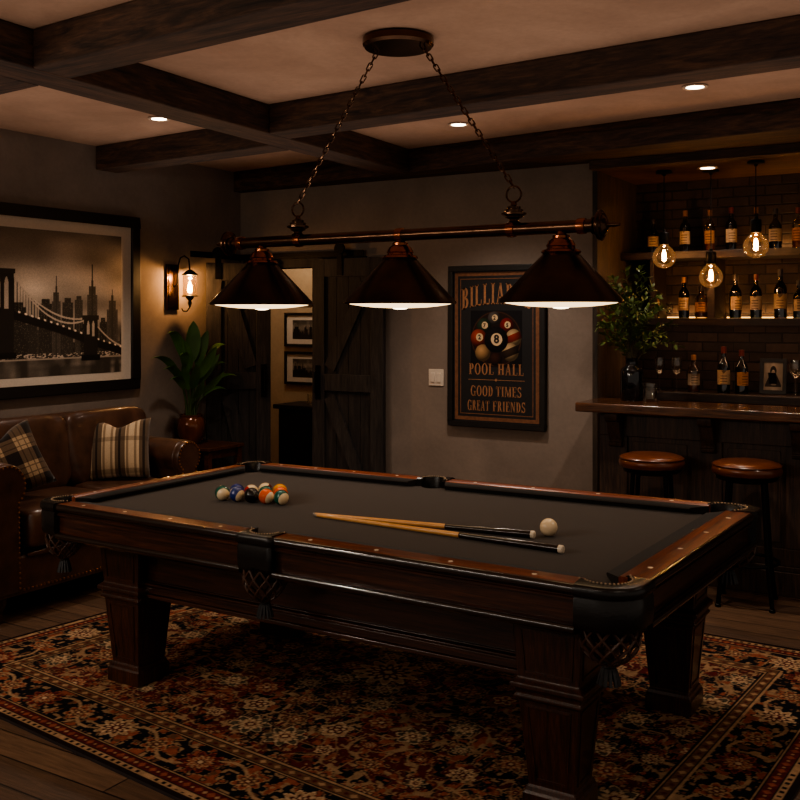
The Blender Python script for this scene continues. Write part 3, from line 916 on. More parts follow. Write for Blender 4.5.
# ------------------------------------------------------------------ left wall picture
def paint_skyline(nu, nv, W, H, full=True):
    u, v = np.meshgrid(np.linspace(0, W, nu), np.linspace(0, H, nv))
    sky = 70 + 55 * np.exp(-((v - H * .62) / (H * .22)) ** 2) * (.6 + .5 * vnoise(nv, nu, 4, 6, 21)) + 46 * (vnoise(nv, nu, 10, 8, 22) - .5)
    g = sky * .95
    wl = H * .125
    rr = random.Random(5)
    def rect(x0, x1, y0, y1, val, lights=0.):
        m = (u >= x0) & (u < x1) & (v >= y0) & (v < y1)
        g[m] = val
        if lights:
            m2 = m & (rng.random(u.shape) < lights)
            g[m2] = 64
    x = 0.
    while x < W:
        w_ = rr.uniform(.04, .08) * W / 1.7
        rect(x, x + w_, wl, H * rr.uniform(.22, .42), rr.uniform(22, 44), .05); x += w_
    return u, v, g, wl, rect, rr
def gray_to_rgb(g):
    g = np.clip(g, 0, 255) / 255.
    s = np.stack([g * 1.0, g * .90, g * .80], -1)
    return np.where(s <= .04045, s / 12.92, ((s + .055) / 1.055) ** 2.4)
def left_picture():
    y0, y1, z0, z1 = 2.98, 4.967, 1.215, 2.18
    W, H = y1 - y0, z1 - z0
    nu, nv = 560, 280
    u, v, g, wl, rect, rr = paint_skyline(nu, nv, W, H)
    Y = lambda yy: yy - y0
    Z = lambda zz: zz - z0
    for (c, half, top, val) in ((4.315, .055, 1.725, 30), (4.494, .045, 1.735, 34), (4.587, .035, 1.75, 40), (4.10, .06, 1.70, 28), (4.65, .05, 1.56, 26), (4.80, .03, 1.60, 30)):
        rect(Y(c - half), Y(c + half), wl, Z(top) - .03, val, .06); rect(Y(c - half * .6), Y(c + half * .6), wl, Z(top), val, .06)
    for (c, half, top, spire) in ((4.399, .035, 1.77, 1.88), (4.704, .045, 1.82, 1.97), (4.883, .05, 1.72, 1.80), (3.4, .05, 1.85, 2.0)):
        rect(Y(c - half), Y(c + half), wl, Z(top) - .06, 46, .10); rect(Y(c - half * .65), Y(c + half * .65), wl, Z(top), 42, .08)
        rect(Y(c - half * .2), Y(c + half * .2), wl, Z(top) + .04, 40); rect(Y(c) - .004, Y(c) + .004, wl, Z(spire), 36)
    # water
    m = v < wl
    g[m] = (34 + 62 * np.clip(vnoise(nv, nu, 6, 46, 31) - .35, 0, 1) * (.5 + vnoise(nv, nu, 40, 4, 32)))[m]
    m = (v > wl) & (v < wl + .03) & (vnoise(nv, nu, 160, 160, 33) > .62); g[m] = 105
    g[(v > wl - .01) & (v < wl)] = 90
    # bridge: deck, towers with pointed arches, main cables and hangers
    deck = lambda yy: np.interp(yy, [3.0, 3.6, 4.069, 4.42, 4.75, 4.97], [1.70, 1.69, 1.645, 1.553, 1.45, 1.39])
    yy = u + y0; zz = v + z0
    dk = deck(yy)
    def cable(ya, za, yb, zb, sag):
        t = (yy - ya) / (yb - ya)
        return np.where((t >= 0) & (t <= 1), za + (zb - za) * t - sag * 4 * t * (1 - t), -9)
    for ya, za, yb, zb, sag in ((4.03, 1.895, 4.69, 1.605, .11), (3.2, 1.60, 4.03, 1.895, .10), (4.69, 1.605, 4.97, 1.40, .03), (4.05, 1.895, 4.69, 1.605, .15)):
        cb = cable(ya, za, yb, zb, sag)
        m = (cb > 0) & (zz < cb) & (zz > dk) & (((yy / .022) % 1) < .2); g[m] = g[m] * .45
        m = (cb > 0) & (np.abs(zz - cb) < .006); g[m] = 110
    g[(zz < dk) & (zz > dk - .055)] = 16
    m = (np.abs(zz - dk - .004) < .006) & (((yy / .05) % 1) < .35); g[m] = 170
    for a, b, top, base in ((3.90, 4.069, 1.915, 1.36), (4.63, 4.752, 1.618, 1.325)):
        rect(Y(a), Y(b), Z(base), Z(top), 22); rect(Y(a) - .012, Y(b) + .012, Z(top) - .03, Z(top), 26)
        w_ = b - a
        for cx in (a + w_ * .32, a + w_ * .68):
            zt = top - w_ * .30; zb_ = float(deck(cx)) + .01
            m = (np.abs(yy - cx) < w_ * .10 * np.clip((zt - zz) / (w_ * .3), 0, 1) ** .5) & (zz > zb_) & (zz < zt); g[m] = 105
        rect(Y(a) - .02, Y(b) + .02, Z(base) - .02, Z(base) + .02, 14)
    g *= (.92 + .16 * rng.random(g.shape))
    yc, zc = (2.89 + 5.134) / 2, (1.085 + 2.33) / 2
    t = thing('framed_picture', 'large framed black and white night picture of a suspension bridge and skyline', 'picture', (LX, yc, 1.085))
    f = MB()
    a0, a1, b0, b1 = 2.81 - yc, 5.134 - yc, 0., 1.245
    fw_ = .075
    for p in ((a0, a1, b0, b0 + fw_), (a0, a1, b1 - fw_, b1), (a0, a0 + fw_, b0 + fw_, b1 - fw_), (a1 - fw_, a1, b0 + fw_, b1 - fw_)):
        f.span(.001, .045, *p)
    f.build('frame', BLACK, t, bevel=.006)
    MB().span(.001, .026, a0 + fw_, a1 - fw_, b0 + fw_, b1 - fw_).build('mat_board', PAPER, t)
    grid_obj('print', lambda uu, vv: (np.full_like(uu, .0275), y0 + uu * W - yc, z0 + vv * H - 1.085), nu, nv, gray_to_rgb(g * 1.85), m_vcol('print_paper', .45, 0, .3), t)
left_picture()

# ------------------------------------------------------------------ hall pictures, cabinet, glass
def hall_picture(z0, z1, label, seed):
    x0, x1 = -6.038, -5.60
    W, H = (x1 - x0) * .56, (z1 - z0) * .56
    nu, nv = 110, 90
    u, v, g, wl, rect, rr = paint_skyline(nu, nv, W, H)
    rr = random.Random(seed)
    for k in range(7):
        c = rr.uniform(.1, .9) * W; hw = rr.uniform(.012, .02)
        rect(c - hw, c + hw, wl, H * rr.uniform(.4, .7), rr.uniform(20, 36), .05)
        rect(c - .003, c + .003, wl, H * rr.uniform(.6, .85), 24)
    g[v < wl] = 40
    xc = (x0 + x1) / 2
    t = thing('framed_print', label, 'picture', (xc, 7.7, z0), 0, 'two framed prints in the hall')
    hw, h = (x1 - x0) / 2, z1 - z0
    f = MB()
    for p in ((-hw, hw, 0, .025), (-hw, hw, h - .025, h), (-hw, -hw + .025, .025, h - .025), (hw - .025, hw, .025, h - .025)):
        f.span(p[0], p[1], -.03, -.001, p[2], p[3])
    f.build('frame', BLACK, t)
    MB().span(-hw + .025, hw - .025, -.016, -.001, .025, h - .025).build('mat_board', PAPER, t)
    grid_obj('print', lambda uu, vv: (-W / 2 + uu * W, np.full_like(uu, -.0175), h / 2 - H / 2 + vv * H), nu, nv, gray_to_rgb(g * 1.1), m_vcol('hall_print', .5, 0, .3), t)
hall_picture(1.315, 1.645, 'upper small framed skyline print seen through the barn doors', 3)
hall_picture(.945, 1.265, 'lower small framed skyline print above the hall cabinet', 9)
def hall_cabinet():
    t = thing('hall_cabinet', 'low dark cabinet in the hall beyond the barn doors', 'cabinet', (-5.4, 7.45, 0))
    MB().span(-.40, .40, -.16, .22, .08, .74).build('carcass', BLACK, t)
    MB().span(-.45, .45, -.19, .235, .745, .785).build('cabinet_top', BLACK, t, bevel=.004)
    for s in (-1, 1):
        d = MB().span(s * .2 - .19, s * .2 + .19, -.178, -.161, .12, .70).build('door', BLACK, t, bevel=.003)
        MB().sphere((s * .03, -.19, .45), .014, 10, 6).build('knob', BRONZE, d)
    for sx in (-1, 1):
        for sy in (-.13, .18):
            MB().span(sx * .37 - .025, sx * .37 + .025, sy - .025, sy + .025, 0, .079).build('leg', BLACK, t)
hall_cabinet()
def tumbler(name, label, loc, r, h, grp=None):
    o = MB().lathe([(0, .002), (r * .9, .002), (r * .96, .01), (r, h), (r * .95, h), (r * .9, .018), (0, .016)], seg=24).build(name, GLASS, loc=loc)
    return tag(o, label, 'glass', grp)
tumbler('tumbler', 'small clear tumbler on the hall cabinet', (-5.50, 7.40, .7855), .045, .10)

# ------------------------------------------------------------------ barn doors
def barn_door(name, x0, x1, z0, z1, M, label, handle_side, ups, flip):
    t = bpy.data.objects.new(name, None); COL.objects.link(t); t.matrix_world = M
    t['label'] = label; t['category'] = 'door'; t['kind'] = 'structure'
    w_ = x1 - x0
    b = MB()
    n = 6
    for k in range(n):
        b.span(x0 + w_ * k / n + .002, x0 + w_ * (k + 1) / n - .002, -.02, 0, z0, z1)
    b.build('plank_panel', DOOR_D, t, smooth=False)
    sw = .115
    for a in (x0, x1 - sw):
        MB().span(a, a + sw, -.042, -.021, z0, z1).build('stile', DOOR_W, t, smooth=False, bevel=.003)
    zm = 1.1
    for a, c in ((z0, z0 + .16), (zm - .065, zm + .065), (z1 - .14, z1)):
        MB().span(x0 + sw + .001, x1 - sw - .001, -.042, -.021, a, c).build('cross_rail', DOOR_W, t, smooth=False, bevel=.003)
    xa, xb_ = x0 + sw, x1 - sw
    def brace(p, q):
        p, q = Vector(p), Vector(q); d = (q - p).normalized(); nn = Vector((-d.y, d.x)) * .05
        MB().loft([[(p.x + s * nn.x, yy, p.y + s * nn.y) for yy, s in ((-.04, -1), (-.04, 1), (-.021, 1), (-.021, -1))], [(q.x + s * nn.x, yy, q.y + s * nn.y) for yy, s in ((-.04, -1), (-.04, 1), (-.021, 1), (-.021, -1))]]).build('brace', DOOR_W, t, smooth=False)
    m_ = .045
    if flip:
        brace((xa + m_, z1 - .2), (xb_ - m_, zm + .11)); brace((xa + m_, zm - .11), (xb_ - m_, z0 + .22))
    else:
        brace((xb_ - m_, z1 - .2), (xa + m_, zm + .11)); brace((xa + m_, zm - .11), (xb_ - m_, z0 + .22))
    hx = (x0 + sw / 2) if handle_side < 0 else (x1 - sw / 2)
    h = MB().span(hx - .022, hx + .022, -.050, -.0425, zm - .13, zm + .13)
    h.tube([(hx, -.05, zm - .09), (hx, -.085, zm - .08), (hx, -.085, zm + .08), (hx, -.05, zm + .09)], .009, 8)
    h.build('handle', IRON, t)
    for hxk in ups:
        g = MB().span(hxk - .024, hxk + .024, -.052, -.0425, z1 - .13, z1 + .07)
        g.lathe([(0, -.01), (.045, -.01), (.048, 0), (.045, .01), (0, .01)], (hxk, -.047, z1 + .075), 20, ROTX(PI / 2))
        g.build('hanger', IRON, t)
ML = None
A_, B_ = Vector((-5.335, 5.79, 0)), Vector((-5.02, 6.19, 0))
d_ = (B_ - A_); ang = math.atan2(d_.y, d_.x)
barn_door('door_1', 0, d_.length, .03, 2.03, Matrix.Translation(A_) @ ROTZ(ang), 'dark plank barn door in the room corner behind the potted plant', 1, (.09,), True)
barn_door('door_2', -4.60, -3.945, .03, 2.055, Matrix.Translation((0, 6.236, 0)), 'dark plank barn door with iron handle, right of the hall opening', -1, (-4.335,), False)
rl_ = MB()
rl_.box((0, 0, 0), (.01, .60, .045), Matrix.Translation((LX + .05, 5.95, 2.095)))
rl_.span(LX + .05, -4.15, 6.235, 6.247, 2.072, 2.117)
for x in (-5.2, -4.8, -4.25): rl_.lathe([(.014, 0), (.014, .045)], (x, 6.2465, 2.095), 10, ROTX(-PI / 2))
for y in (5.72, 6.0): rl_.lathe([(.014, 0), (.014, .045)], (LX + .001, y, 2.095), 10, ROTY(PI / 2))
tag(rl_.build('barn_door_track', IRON), 'black iron sliding-door track running above both barn doors', 'door track')

# ------------------------------------------------------------------ wall sconce
def sconce():
    t = thing('wall_sconce', 'lit iron lantern sconce with glass cylinder on the left wall', 'wall light', (LX, 5.49, 1.66))
    MB().span(.001, .022, -.062, .062, 0, .345).span(.022, .028, -.05, .05, .012, .333).build('backplate', BRONZE, t, bevel=.004)
    lx, ly = .15, .045
    pts = [(.02, .0, .16), (.055, .01, .20), (.06, .015, .34), (.075, .022, .395), (.105, .032, .41), (.14, .043, .385), (lx, ly, .30)]
    MB().tube(pts, .006, 8).build('arm', IRON, t)
    MB().tube([(lx, ly, .02), (lx - .02, ly - .01, -.012), (lx - .05, ly - .02, -.01), (lx - .06, ly - .025, .01)], .005, 8).build('hook', IRON, t)
    MB().lathe([(0, .305), (.02, .30), (.05, .275), (.06, .268), (.06, .262), (0, .262)], (lx, ly, 0), 20).build('lantern_cap', IRON, t)
    MB().lathe([(.054, .105), (.054, .262)], (lx, ly, 0), 24).build('glass_cylinder', m_amber, t)
    MB().lathe([(0, .10), (.06, .10), (.06, .108), (.03, .112), (.03, .09), (.012, .07), (.016, .05), (.006, .02), (0, .018)], (lx, ly, 0), 20).build('lantern_base', IRON, t)
    MB().lathe([(0, .125), (.014, .13), (.02, .15), (.016, .185), (.005, .215), (0, .222)], (lx, ly, 0), 14).build('candle_bulb', FLAME, t)
    lamp('sconce_lamp', 'POINT', (LX + lx, 5.49 + ly, 1.66 + .242), 14, (1, .60, .30), .012)
m_amber = m_glass('amber_lantern_glass', (1.0, .86, .66, 1), .15, .1, .4)
sconce()

# ------------------------------------------------------------------ poster
def glyph(ch):
    T, t, sh, se = .19, .075, .06, .07
    P = []
    def rect(x0, y0, x1, y1): P.append([(x0, y0), (x1, y0), (x1, y1), (x0, y1)])
    def stem(x, w=T, y0=0., y1=1.):
        rect(x, y0, x + w, y1)
        if y0 == 0: rect(x - se, 0, x + w + se, sh)
        if y1 == 1: rect(x - se, 1 - sh, x + w + se, 1)
    def ring(cx, cy, rx, ry, a0, a1, tx=T, ty=t, n=18):
        for i in range(n):
            a, b = R(a0 + (a1 - a0) * i / n), R(a0 + (a1 - a0) * (i + 1) / n)
            P.append([(cx + rx * math.cos(a), cy + ry * math.sin(a)), (cx + rx * math.cos(b), cy + ry * math.sin(b)),
                      (cx + (rx - tx) * math.cos(b), cy + (ry - ty) * math.sin(b)), (cx + (rx - tx) * math.cos(a), cy + (ry - ty) * math.sin(a))])
    def diag(x0, x1, w, y0=0., y1=1.): P.append([(x0, y0), (x0 + w, y0), (x1 + w, y1), (x1, y1)])
    if ch == 'I': stem(.1); return P, .39
    if ch == 'L': stem(.1); rect(.29, 0, .62, t); rect(.56, 0, .62, .27); return P, .66
    if ch == 'B':
        stem(.1); ring(.32, .755, .27, .245, 90, -90); ring(.32, .265, .31, .265, 90, -90)
        for y in (1 - t, .5, 0): rect(.25, y, .33, y + t)
        return P, .68
    if ch == 'D': stem(.1); ring(.3, .5, .38, .5, 90, -90); rect(.25, 0, .31, t); rect(.25, 1 - t, .31, 1); return P, .74
    if ch == 'P': stem(.1); ring(.32, .73, .28, .27, 90, -90); rect(.25, 1 - t, .33, 1); rect(.25, .46, .33, .46 + t); return P, .64
    if ch == 'R':
        stem(.1); ring(.32, .74, .26, .26, 90, -90); rect(.25, 1 - t, .33, 1); rect(.25, .48, .33, .48 + t)
        diag(.52, .30, .17, 0, .5); rect(.50, 0, .76, sh); return P, .76
    if ch == 'A':
        diag(.08, .33, .08); diag(.52, .30, .17); rect(.17, .28, .58, .28 + t); rect(0, 0, .24, sh); rect(.45, 0, .77, sh); return P, .78
    if ch == 'S':
        ring(.32, .745, .25, .255, 20, 270, .13, .1); ring(.32, .265, .27, .265, 90, -160, .13, .1); rect(.50, .72, .56, 1); rect(.04, 0, .10, .3); return P, .64
    if ch == 'O': ring(.40, .5, .37, .52, 0, 360); return P, .80
    if ch == 'G': ring(.40, .5, .37, .52, 45, 330); stem(.58, .15, .0, .44); rect(.48, .40, .80, .46); rect(.66, .7, .72, .98); return P, .82
    if ch == 'H': stem(.1); stem(.52); rect(.25, .47, .55, .47 + t); return P, .82
    if ch == 'M': stem(.09, .08); stem(.72); diag(.44, .12, .16); diag(.44, .74, .08); return P, 1.0
    if ch == 'N': stem(.1, .08); stem(.60, .08); diag(.56, .1, .17); return P, .80
    if ch == 'E': stem(.1)
    if ch == 'F': stem(.1)
    if ch in 'EF':
        rect(.25, 1 - t, .6, 1); rect(.54, .74, .6, 1); rect(.25, .48, .48, .48 + t); rect(.44, .40, .48, .65)
        if ch == 'E': rect(.25, 0, .62, t); rect(.56, 0, .62, .27)
        return P, .66
    if ch == 'T': stem(.26); rect(.02, 1 - t, .70, 1); rect(.02, .72, .08, 1); rect(.64, .72, .70, 1); return P, .72
    return P, .36
def lettering(mb, text, cx, z, h, width, y, arch=0., stretch=1.):
    tot = sum(glyph(c)[1] for c in text) + .06 * (len(text) - 1)
    k = width / tot
    x = -tot / 2
    for c in text:
        P, w_ = glyph(c)
        for p in P:
            q = []
            for a, b in p:
                xx = (x + a) * k
                q.append((cx + xx, y, z + b * h * (1 - .0 * abs(xx)) - arch * xx * xx))
            mb.poly(q)
        x += w_ + .06
def poster():
    x0, x1, z0, z1 = -3.425, -2.672, .822, 1.972
    xc = (x0 + x1) / 2
    t = thing('billiards_poster', 'tall black framed billiards pool hall poster on the back wall', 'poster', (xc, BY, z0))
    hw, h = (x1 - x0) / 2, z1 - z0
    f = MB()
    e = .038
    for p in ((-hw, hw, 0, e), (-hw, hw, h - e, h), (-hw, -hw + e, e, h - e), (hw - e, hw, e, h - e)):
        f.span(p[0], p[1], -.04, -.001, p[2], p[3])
    f.build('frame', BLACK, t, bevel=.004)
    MB().span(-hw + e, hw - e, -.02, -.001, e, h - e).build('print', m_post, t)
    b = MB()
    def rim(i, w_, y):
        a = hw - i; c0, c1 = i, h - i
        for p in ((-a, a, c0, c0 + w_), (-a, a, c1 - w_, c1), (-a, -a + w_, c0 + w_, c1 - w_), (a - w_, a, c0 + w_, c1 - w_)):
            b.poly([(p[0], y, p[2]), (p[1], y, p[2]), (p[1], y, p[3]), (p[0], y, p[3])])
    rim(.048, .026, -.0207); rim(.092, .006, -.0207)
    b.build('printed_border', m_gold2, t, smooth=False)
    y = -.0212
    def line(*items):
        g = MB()
        for it in items: lettering(g, *it)
        g.build('lettering', m_gold, t, smooth=False, weld=False)
    line(('BILLIARDS', 0, h - .275, .15, .55, y, .55))
    line(('POOL', -.116, .375, .08, .198, y)); line(('HALL', .113, .375, .08, .2, y))
    line(('GOOD', -.112, .222, .074, .179, y)); line(('TIMES', .098, .222, .074, .198, y))
    line(('GREAT', -.139, .118, .074, .175, y)); line(('FRIENDS', .1, .118, .074, .253, y))
    g = MB()
    g.poly([(-.22, y, .337), (.22, y, .337), (.22, y, .341), (-.22, y, .341)])
    g.build('divider_line', m_gold, t, smooth=False, weld=False)
    MB().poly([(-.012, y - .0003, .339), (0, y - .0003, .327), (.012, y - .0003, .339), (0, y - .0003, .351)]).build('diamond_ornament', m_gold, t, smooth=False)
    # printed emblem: a ring of billiard balls around the eight ball
    n = 150; S = .2
    u, v = np.meshgrid(np.linspace(-1, 1, n), np.linspace(-1, 1, n))
    C = np.zeros((n, n, 3)); C[:] = L3(22, 21, 24)
    r0 = np.hypot(u, v)
    C[(r0 < .97)] = L3(34, 22, 18); C[(r0 < .97) & (r0 > .93)] = L3(64, 40, 28)
    def disc(cx, cz, r, col, num=True, stripe=False):
        d = np.hypot(u - cx, v - cz) / r
        m = d < 1
        shade = np.clip(1.15 - .9 * np.hypot((u - cx) / r + .25, (v - cz) / r - .35), .12, 1.2)
        base = np.broadcast_to(col, C.shape) * shade[..., None]
        if stripe:
            base = np.where((np.abs((v - cz) - .4 * (u - cx)) < r * .45)[..., None], base, L3(190, 160, 120) * shade[..., None])
        C[m] = base[m]
        if num:
            m = np.hypot(u - cx - r * .1, v - cz - r * .1) < r * .45
            C[m] = L3(206, 178, 140)
    disc(-.07, .72, .25, L3(86, 78, 74)); disc(-.47, .45, .28, L3(46, 62, 46)); disc(.42, .47, .27, L3(128, 34, 26))
    disc(-.68, .02, .32, L3(160, 62, 30)); disc(.68, .05, .30, L3(140, 48, 30), False, True); disc(-.52, -.50, .30, L3(180, 140, 96), False)
    disc(.55, -.46, .32, L3(60, 44, 34), False, True); disc(0, -.72, .24, L3(60, 34, 24), False)
    disc(.0, -.03, .46, L3(26, 24, 26), False)
    m = np.hypot(u - .02, v + .02) < .22; C[m] = L3(214, 184, 146)
    zc = h - .52
    grid_obj('emblem', lambda uu, vv: ((uu * 2 - 1) * S, np.full_like(uu, -.0206), zc + (vv * 2 - 1) * S * 1.0), n, n, C, m_vcol('emblem_ink', .6, 0, .2), t)
    for s, dx, dz, sz in (('8', .004, -.004, .08), ('2', -.012, .147, .037), ('7', -.091, .093, .039), ('5', .087, .097, .037), ('2', -.130, .0095, .046)):
        cu = bpy.data.curves.new('digit', 'FONT'); cu.body = s; cu.size = sz; cu.align_x = 'CENTER'; cu.align_y = 'CENTER'; cu.offset = .0015 * sz / .04
        o = bpy.data.objects.new('digit', cu); COL.objects.link(o)
        dg = bpy.context.evaluated_depsgraph_get()
        me = bpy.data.meshes.new_from_object(o.evaluated_get(dg))
        bpy.data.objects.remove(o)
        me.materials.clear(); me.materials.append(m_ink)
        q = bpy.data.objects.new('printed_digit', me); COL.objects.link(q); q.parent = t
        q.location = (dx, -.0216, zc + dz); q.rotation_euler = (R(90), 0, 0)
m_post = m_plain('poster_black', lin(22, 21, 24), .6, nscale=30, var=.15)
m_gold = m_plain('poster_lettering', lin(158, 110, 76), .6, nscale=60, var=.2)
m_gold2 = m_plain('poster_border', lin(120, 78, 52), .6, nscale=40, var=.25)
m_ink = m_plain('black_ink', lin(18, 15, 15), .6)
poster()

# light switch
sw_ = thing('light_switch', 'cream double rocker light switch on the back wall left of the poster', 'light switch', (-3.541, BY, 1.102))
MB().span(-.062, .062, -.008, -.0005, 0, .122).build('switch_plate', PLASTIC, sw_, bevel=.003)
for s in (-1, 1):
    MB().box((s * .025, -.011, .061), (.032, .008, .068), ROTX(0)).build('rocker', PLASTIC, sw_, bevel=.002)

# ------------------------------------------------------------------ sofa
def sofa():
    X0, Y0, Y1 = -4.42, 3.17, 4.83
    c = Vector((-4.9, 4.0, 0))
    t = thing('leather_sofa', 'brown leather rolled-arm sofa with nailhead trim under the big picture', 'sofa', c)
    lx = lambda x: x - c.x
    ly = lambda y: y - c.y
    MB().span(lx(-5.37), lx(-4.44), ly(3.19), ly(4.81), .13, .34).build('base', LEATHER, t, bevel=.015)
    for y0, y1 in ((3.425, 4.10), (4.104, 4.58)):
        MB().superq((lx(-4.80), ly((y0 + y1) / 2), .47), (.80, y1 - y0, .235), .3, .22, nu=40, nv=16).build('seat_cushion', LEATHER, t, angle=180)
    # back frame: upright with a rolled top
    prof = [(-5.38, .34), (-5.06, .34), (-5.10, .82), (-5.09, .90), (-5.12, .955), (-5.19, .985), (-5.28, .98), (-5.345, .945), (-5.38, .88)]
    MB().loft([[(lx(x), ly(y), z) for x, z in prof] for y in (3.30, 4.00, 4.80)]).build('back_frame', LEATHER, t, angle=60, bevel=.01)
    for y0, y1 in ((3.40, 4.105), (4.075, 4.76)):
        cu = MB().superq((0, 0, 0), (.27, y1 - y0, .47), .34, .22, nu=48, nv=20)
        M = Matrix.Translation((lx(-5.0), ly((y0 + y1) / 2), .775)) @ ROTY(R(-9))
        def pf(p):
            q = p.copy()
            q.x += .012 * math.sin(q.y * 38 + q.z * 9) * (1 if q.x > 0 else 0) * max(0, abs(q.z) - .05) * 4
            return M @ q
        cu.apply(pf).build('back_cushion', LEATHER, t, angle=180)
    # rolled arms
    for ya, yi, sg in ((3.30, 3.43, 1), (4.645, 4.54, -1)):
        zc, r = .715, (.128 if sg == 1 else .108)
        ring = []
        for k in range(21):
            a = R(-50 + 280 * k / 20) if sg == -1 else R(230 - 280 * k / 20)
            ring.append((ya + r * math.cos(a), zc + r * math.sin(a)))
        if sg == -1: base = [(ya - r * .72, .14), (ya + r * .62, .14)]
        else: base = [(ya + r * .72, .14), (ya - r * .62, .14)]
        poly = [base[1]] + ring + [base[0]] if sg == -1 else [base[1]] + ring + [base[0]]
        xs = (-5.32, -5.0, -4.7, -4.455)
        if sg == -1: poly = [base[1]] + ring + [base[0]]
        am = MB().loft([[(lx(x), ly(y), z) for y, z in poly] for x in xs]).build('arm', LEATHER, t, angle=50, bevel=.012)
        fp = MB().loft([[(lx(x), ly(ya + (y - ya) * k), zc + (z - zc) * k) for y, z in poly] for x, k in ((-4.455, .97), (-4.43, .97), (-4.42, .92))]).build('arm_front', LEATHER, t, angle=50)
        nb = MB()
        path = [Vector((lx(-4.417), ly(ya + (y - ya) * .86), zc + (z - zc) * (.86 if z > .5 else .98))) for y, z in poly]
        acc = 0
        for p, q in zip(path, path[1:]):
            L_ = (q - p).length; n_ = max(1, round(L_ / .026))
            for k in range(n_): nb.sphere(p.lerp(q, k / n_), .0068, 6, 4)
        o = nb.build('nailhead_trim', NAIL, fp); o['kind'] = 'stuff'
    nb = MB()
    for k in range(46): nb.sphere((lx(-4.437), ly(3.42 + k * .026), .16), .0068, 6, 4)
    o = nb.build('nailhead_trim', NAIL, t); o['kind'] = 'stuff'
    MB().superq((lx(-4.435), ly(4.0), .34), (.03, 1.14, .03), .5, .5).build('front_piping', LEATHER, t)
    for x, y in ((-4.50, 3.30), (-4.50, 4.68), (-5.28, 3.30), (-5.28, 4.68)):
        MB().lathe([(.024, 0), (.03, .004), (.034, .03), (.026, .05), (.036, .07), (.05, .10), (.05, .132)], (lx(x), ly(y), 0), 18).build('foot', LEG_W, t)
sofa()
def pillow(name, mat, loc, size, rot, label, yaw):
    n = 18
    b = MB()
    for s in (-1, 1):
        g = []
        for j in range(n + 1):
            row = []
            for i in range(n + 1):
                u, v = -1 + 2 * i / n, -1 + 2 * j / n
                k = (max(0, 1 - u * u) * max(0, 1 - v * v)) ** .42
                pinch = 1 - .07 * (1 - abs(v) ** 2) * abs(u) ** 3; pv = 1 - .07 * (1 - abs(u) ** 2) * abs(v) ** 3
                cr = .0
                if v > .0: cr = -.045 * math.exp(-(u / .35) ** 2) * v ** 2
                row.append(b.bm.verts.new((u * size / 2 * pinch, s * k * .085, v * size / 2 * pv + cr)))
            g.append(row)
        for j in range(n):
            for i in range(n): b.face([g[j][i], g[j][i + 1], g[j + 1][i + 1], g[j + 1][i]])
    o = b.build(name, mat, angle=180)
    o.matrix_world = Matrix.Translation(loc) @ ROTZ(yaw) @ ROTX(rot[0]) @ ROTY(rot[1])
    return tag(o, label, 'cushion', 'throw pillows on the sofa')
pillow('throw_pillow', PLAID, (-4.76, 3.56, .785), .40, (R(-22), R(-20)), 'tan and black checked throw pillow at the near end of the sofa', R(62))
pillow('throw_pillow', STRIPE, (-4.76, 4.38, .772), .385, (R(-20), R(-3)), 'beige and grey striped throw pillow at the far end of the sofa', R(36))

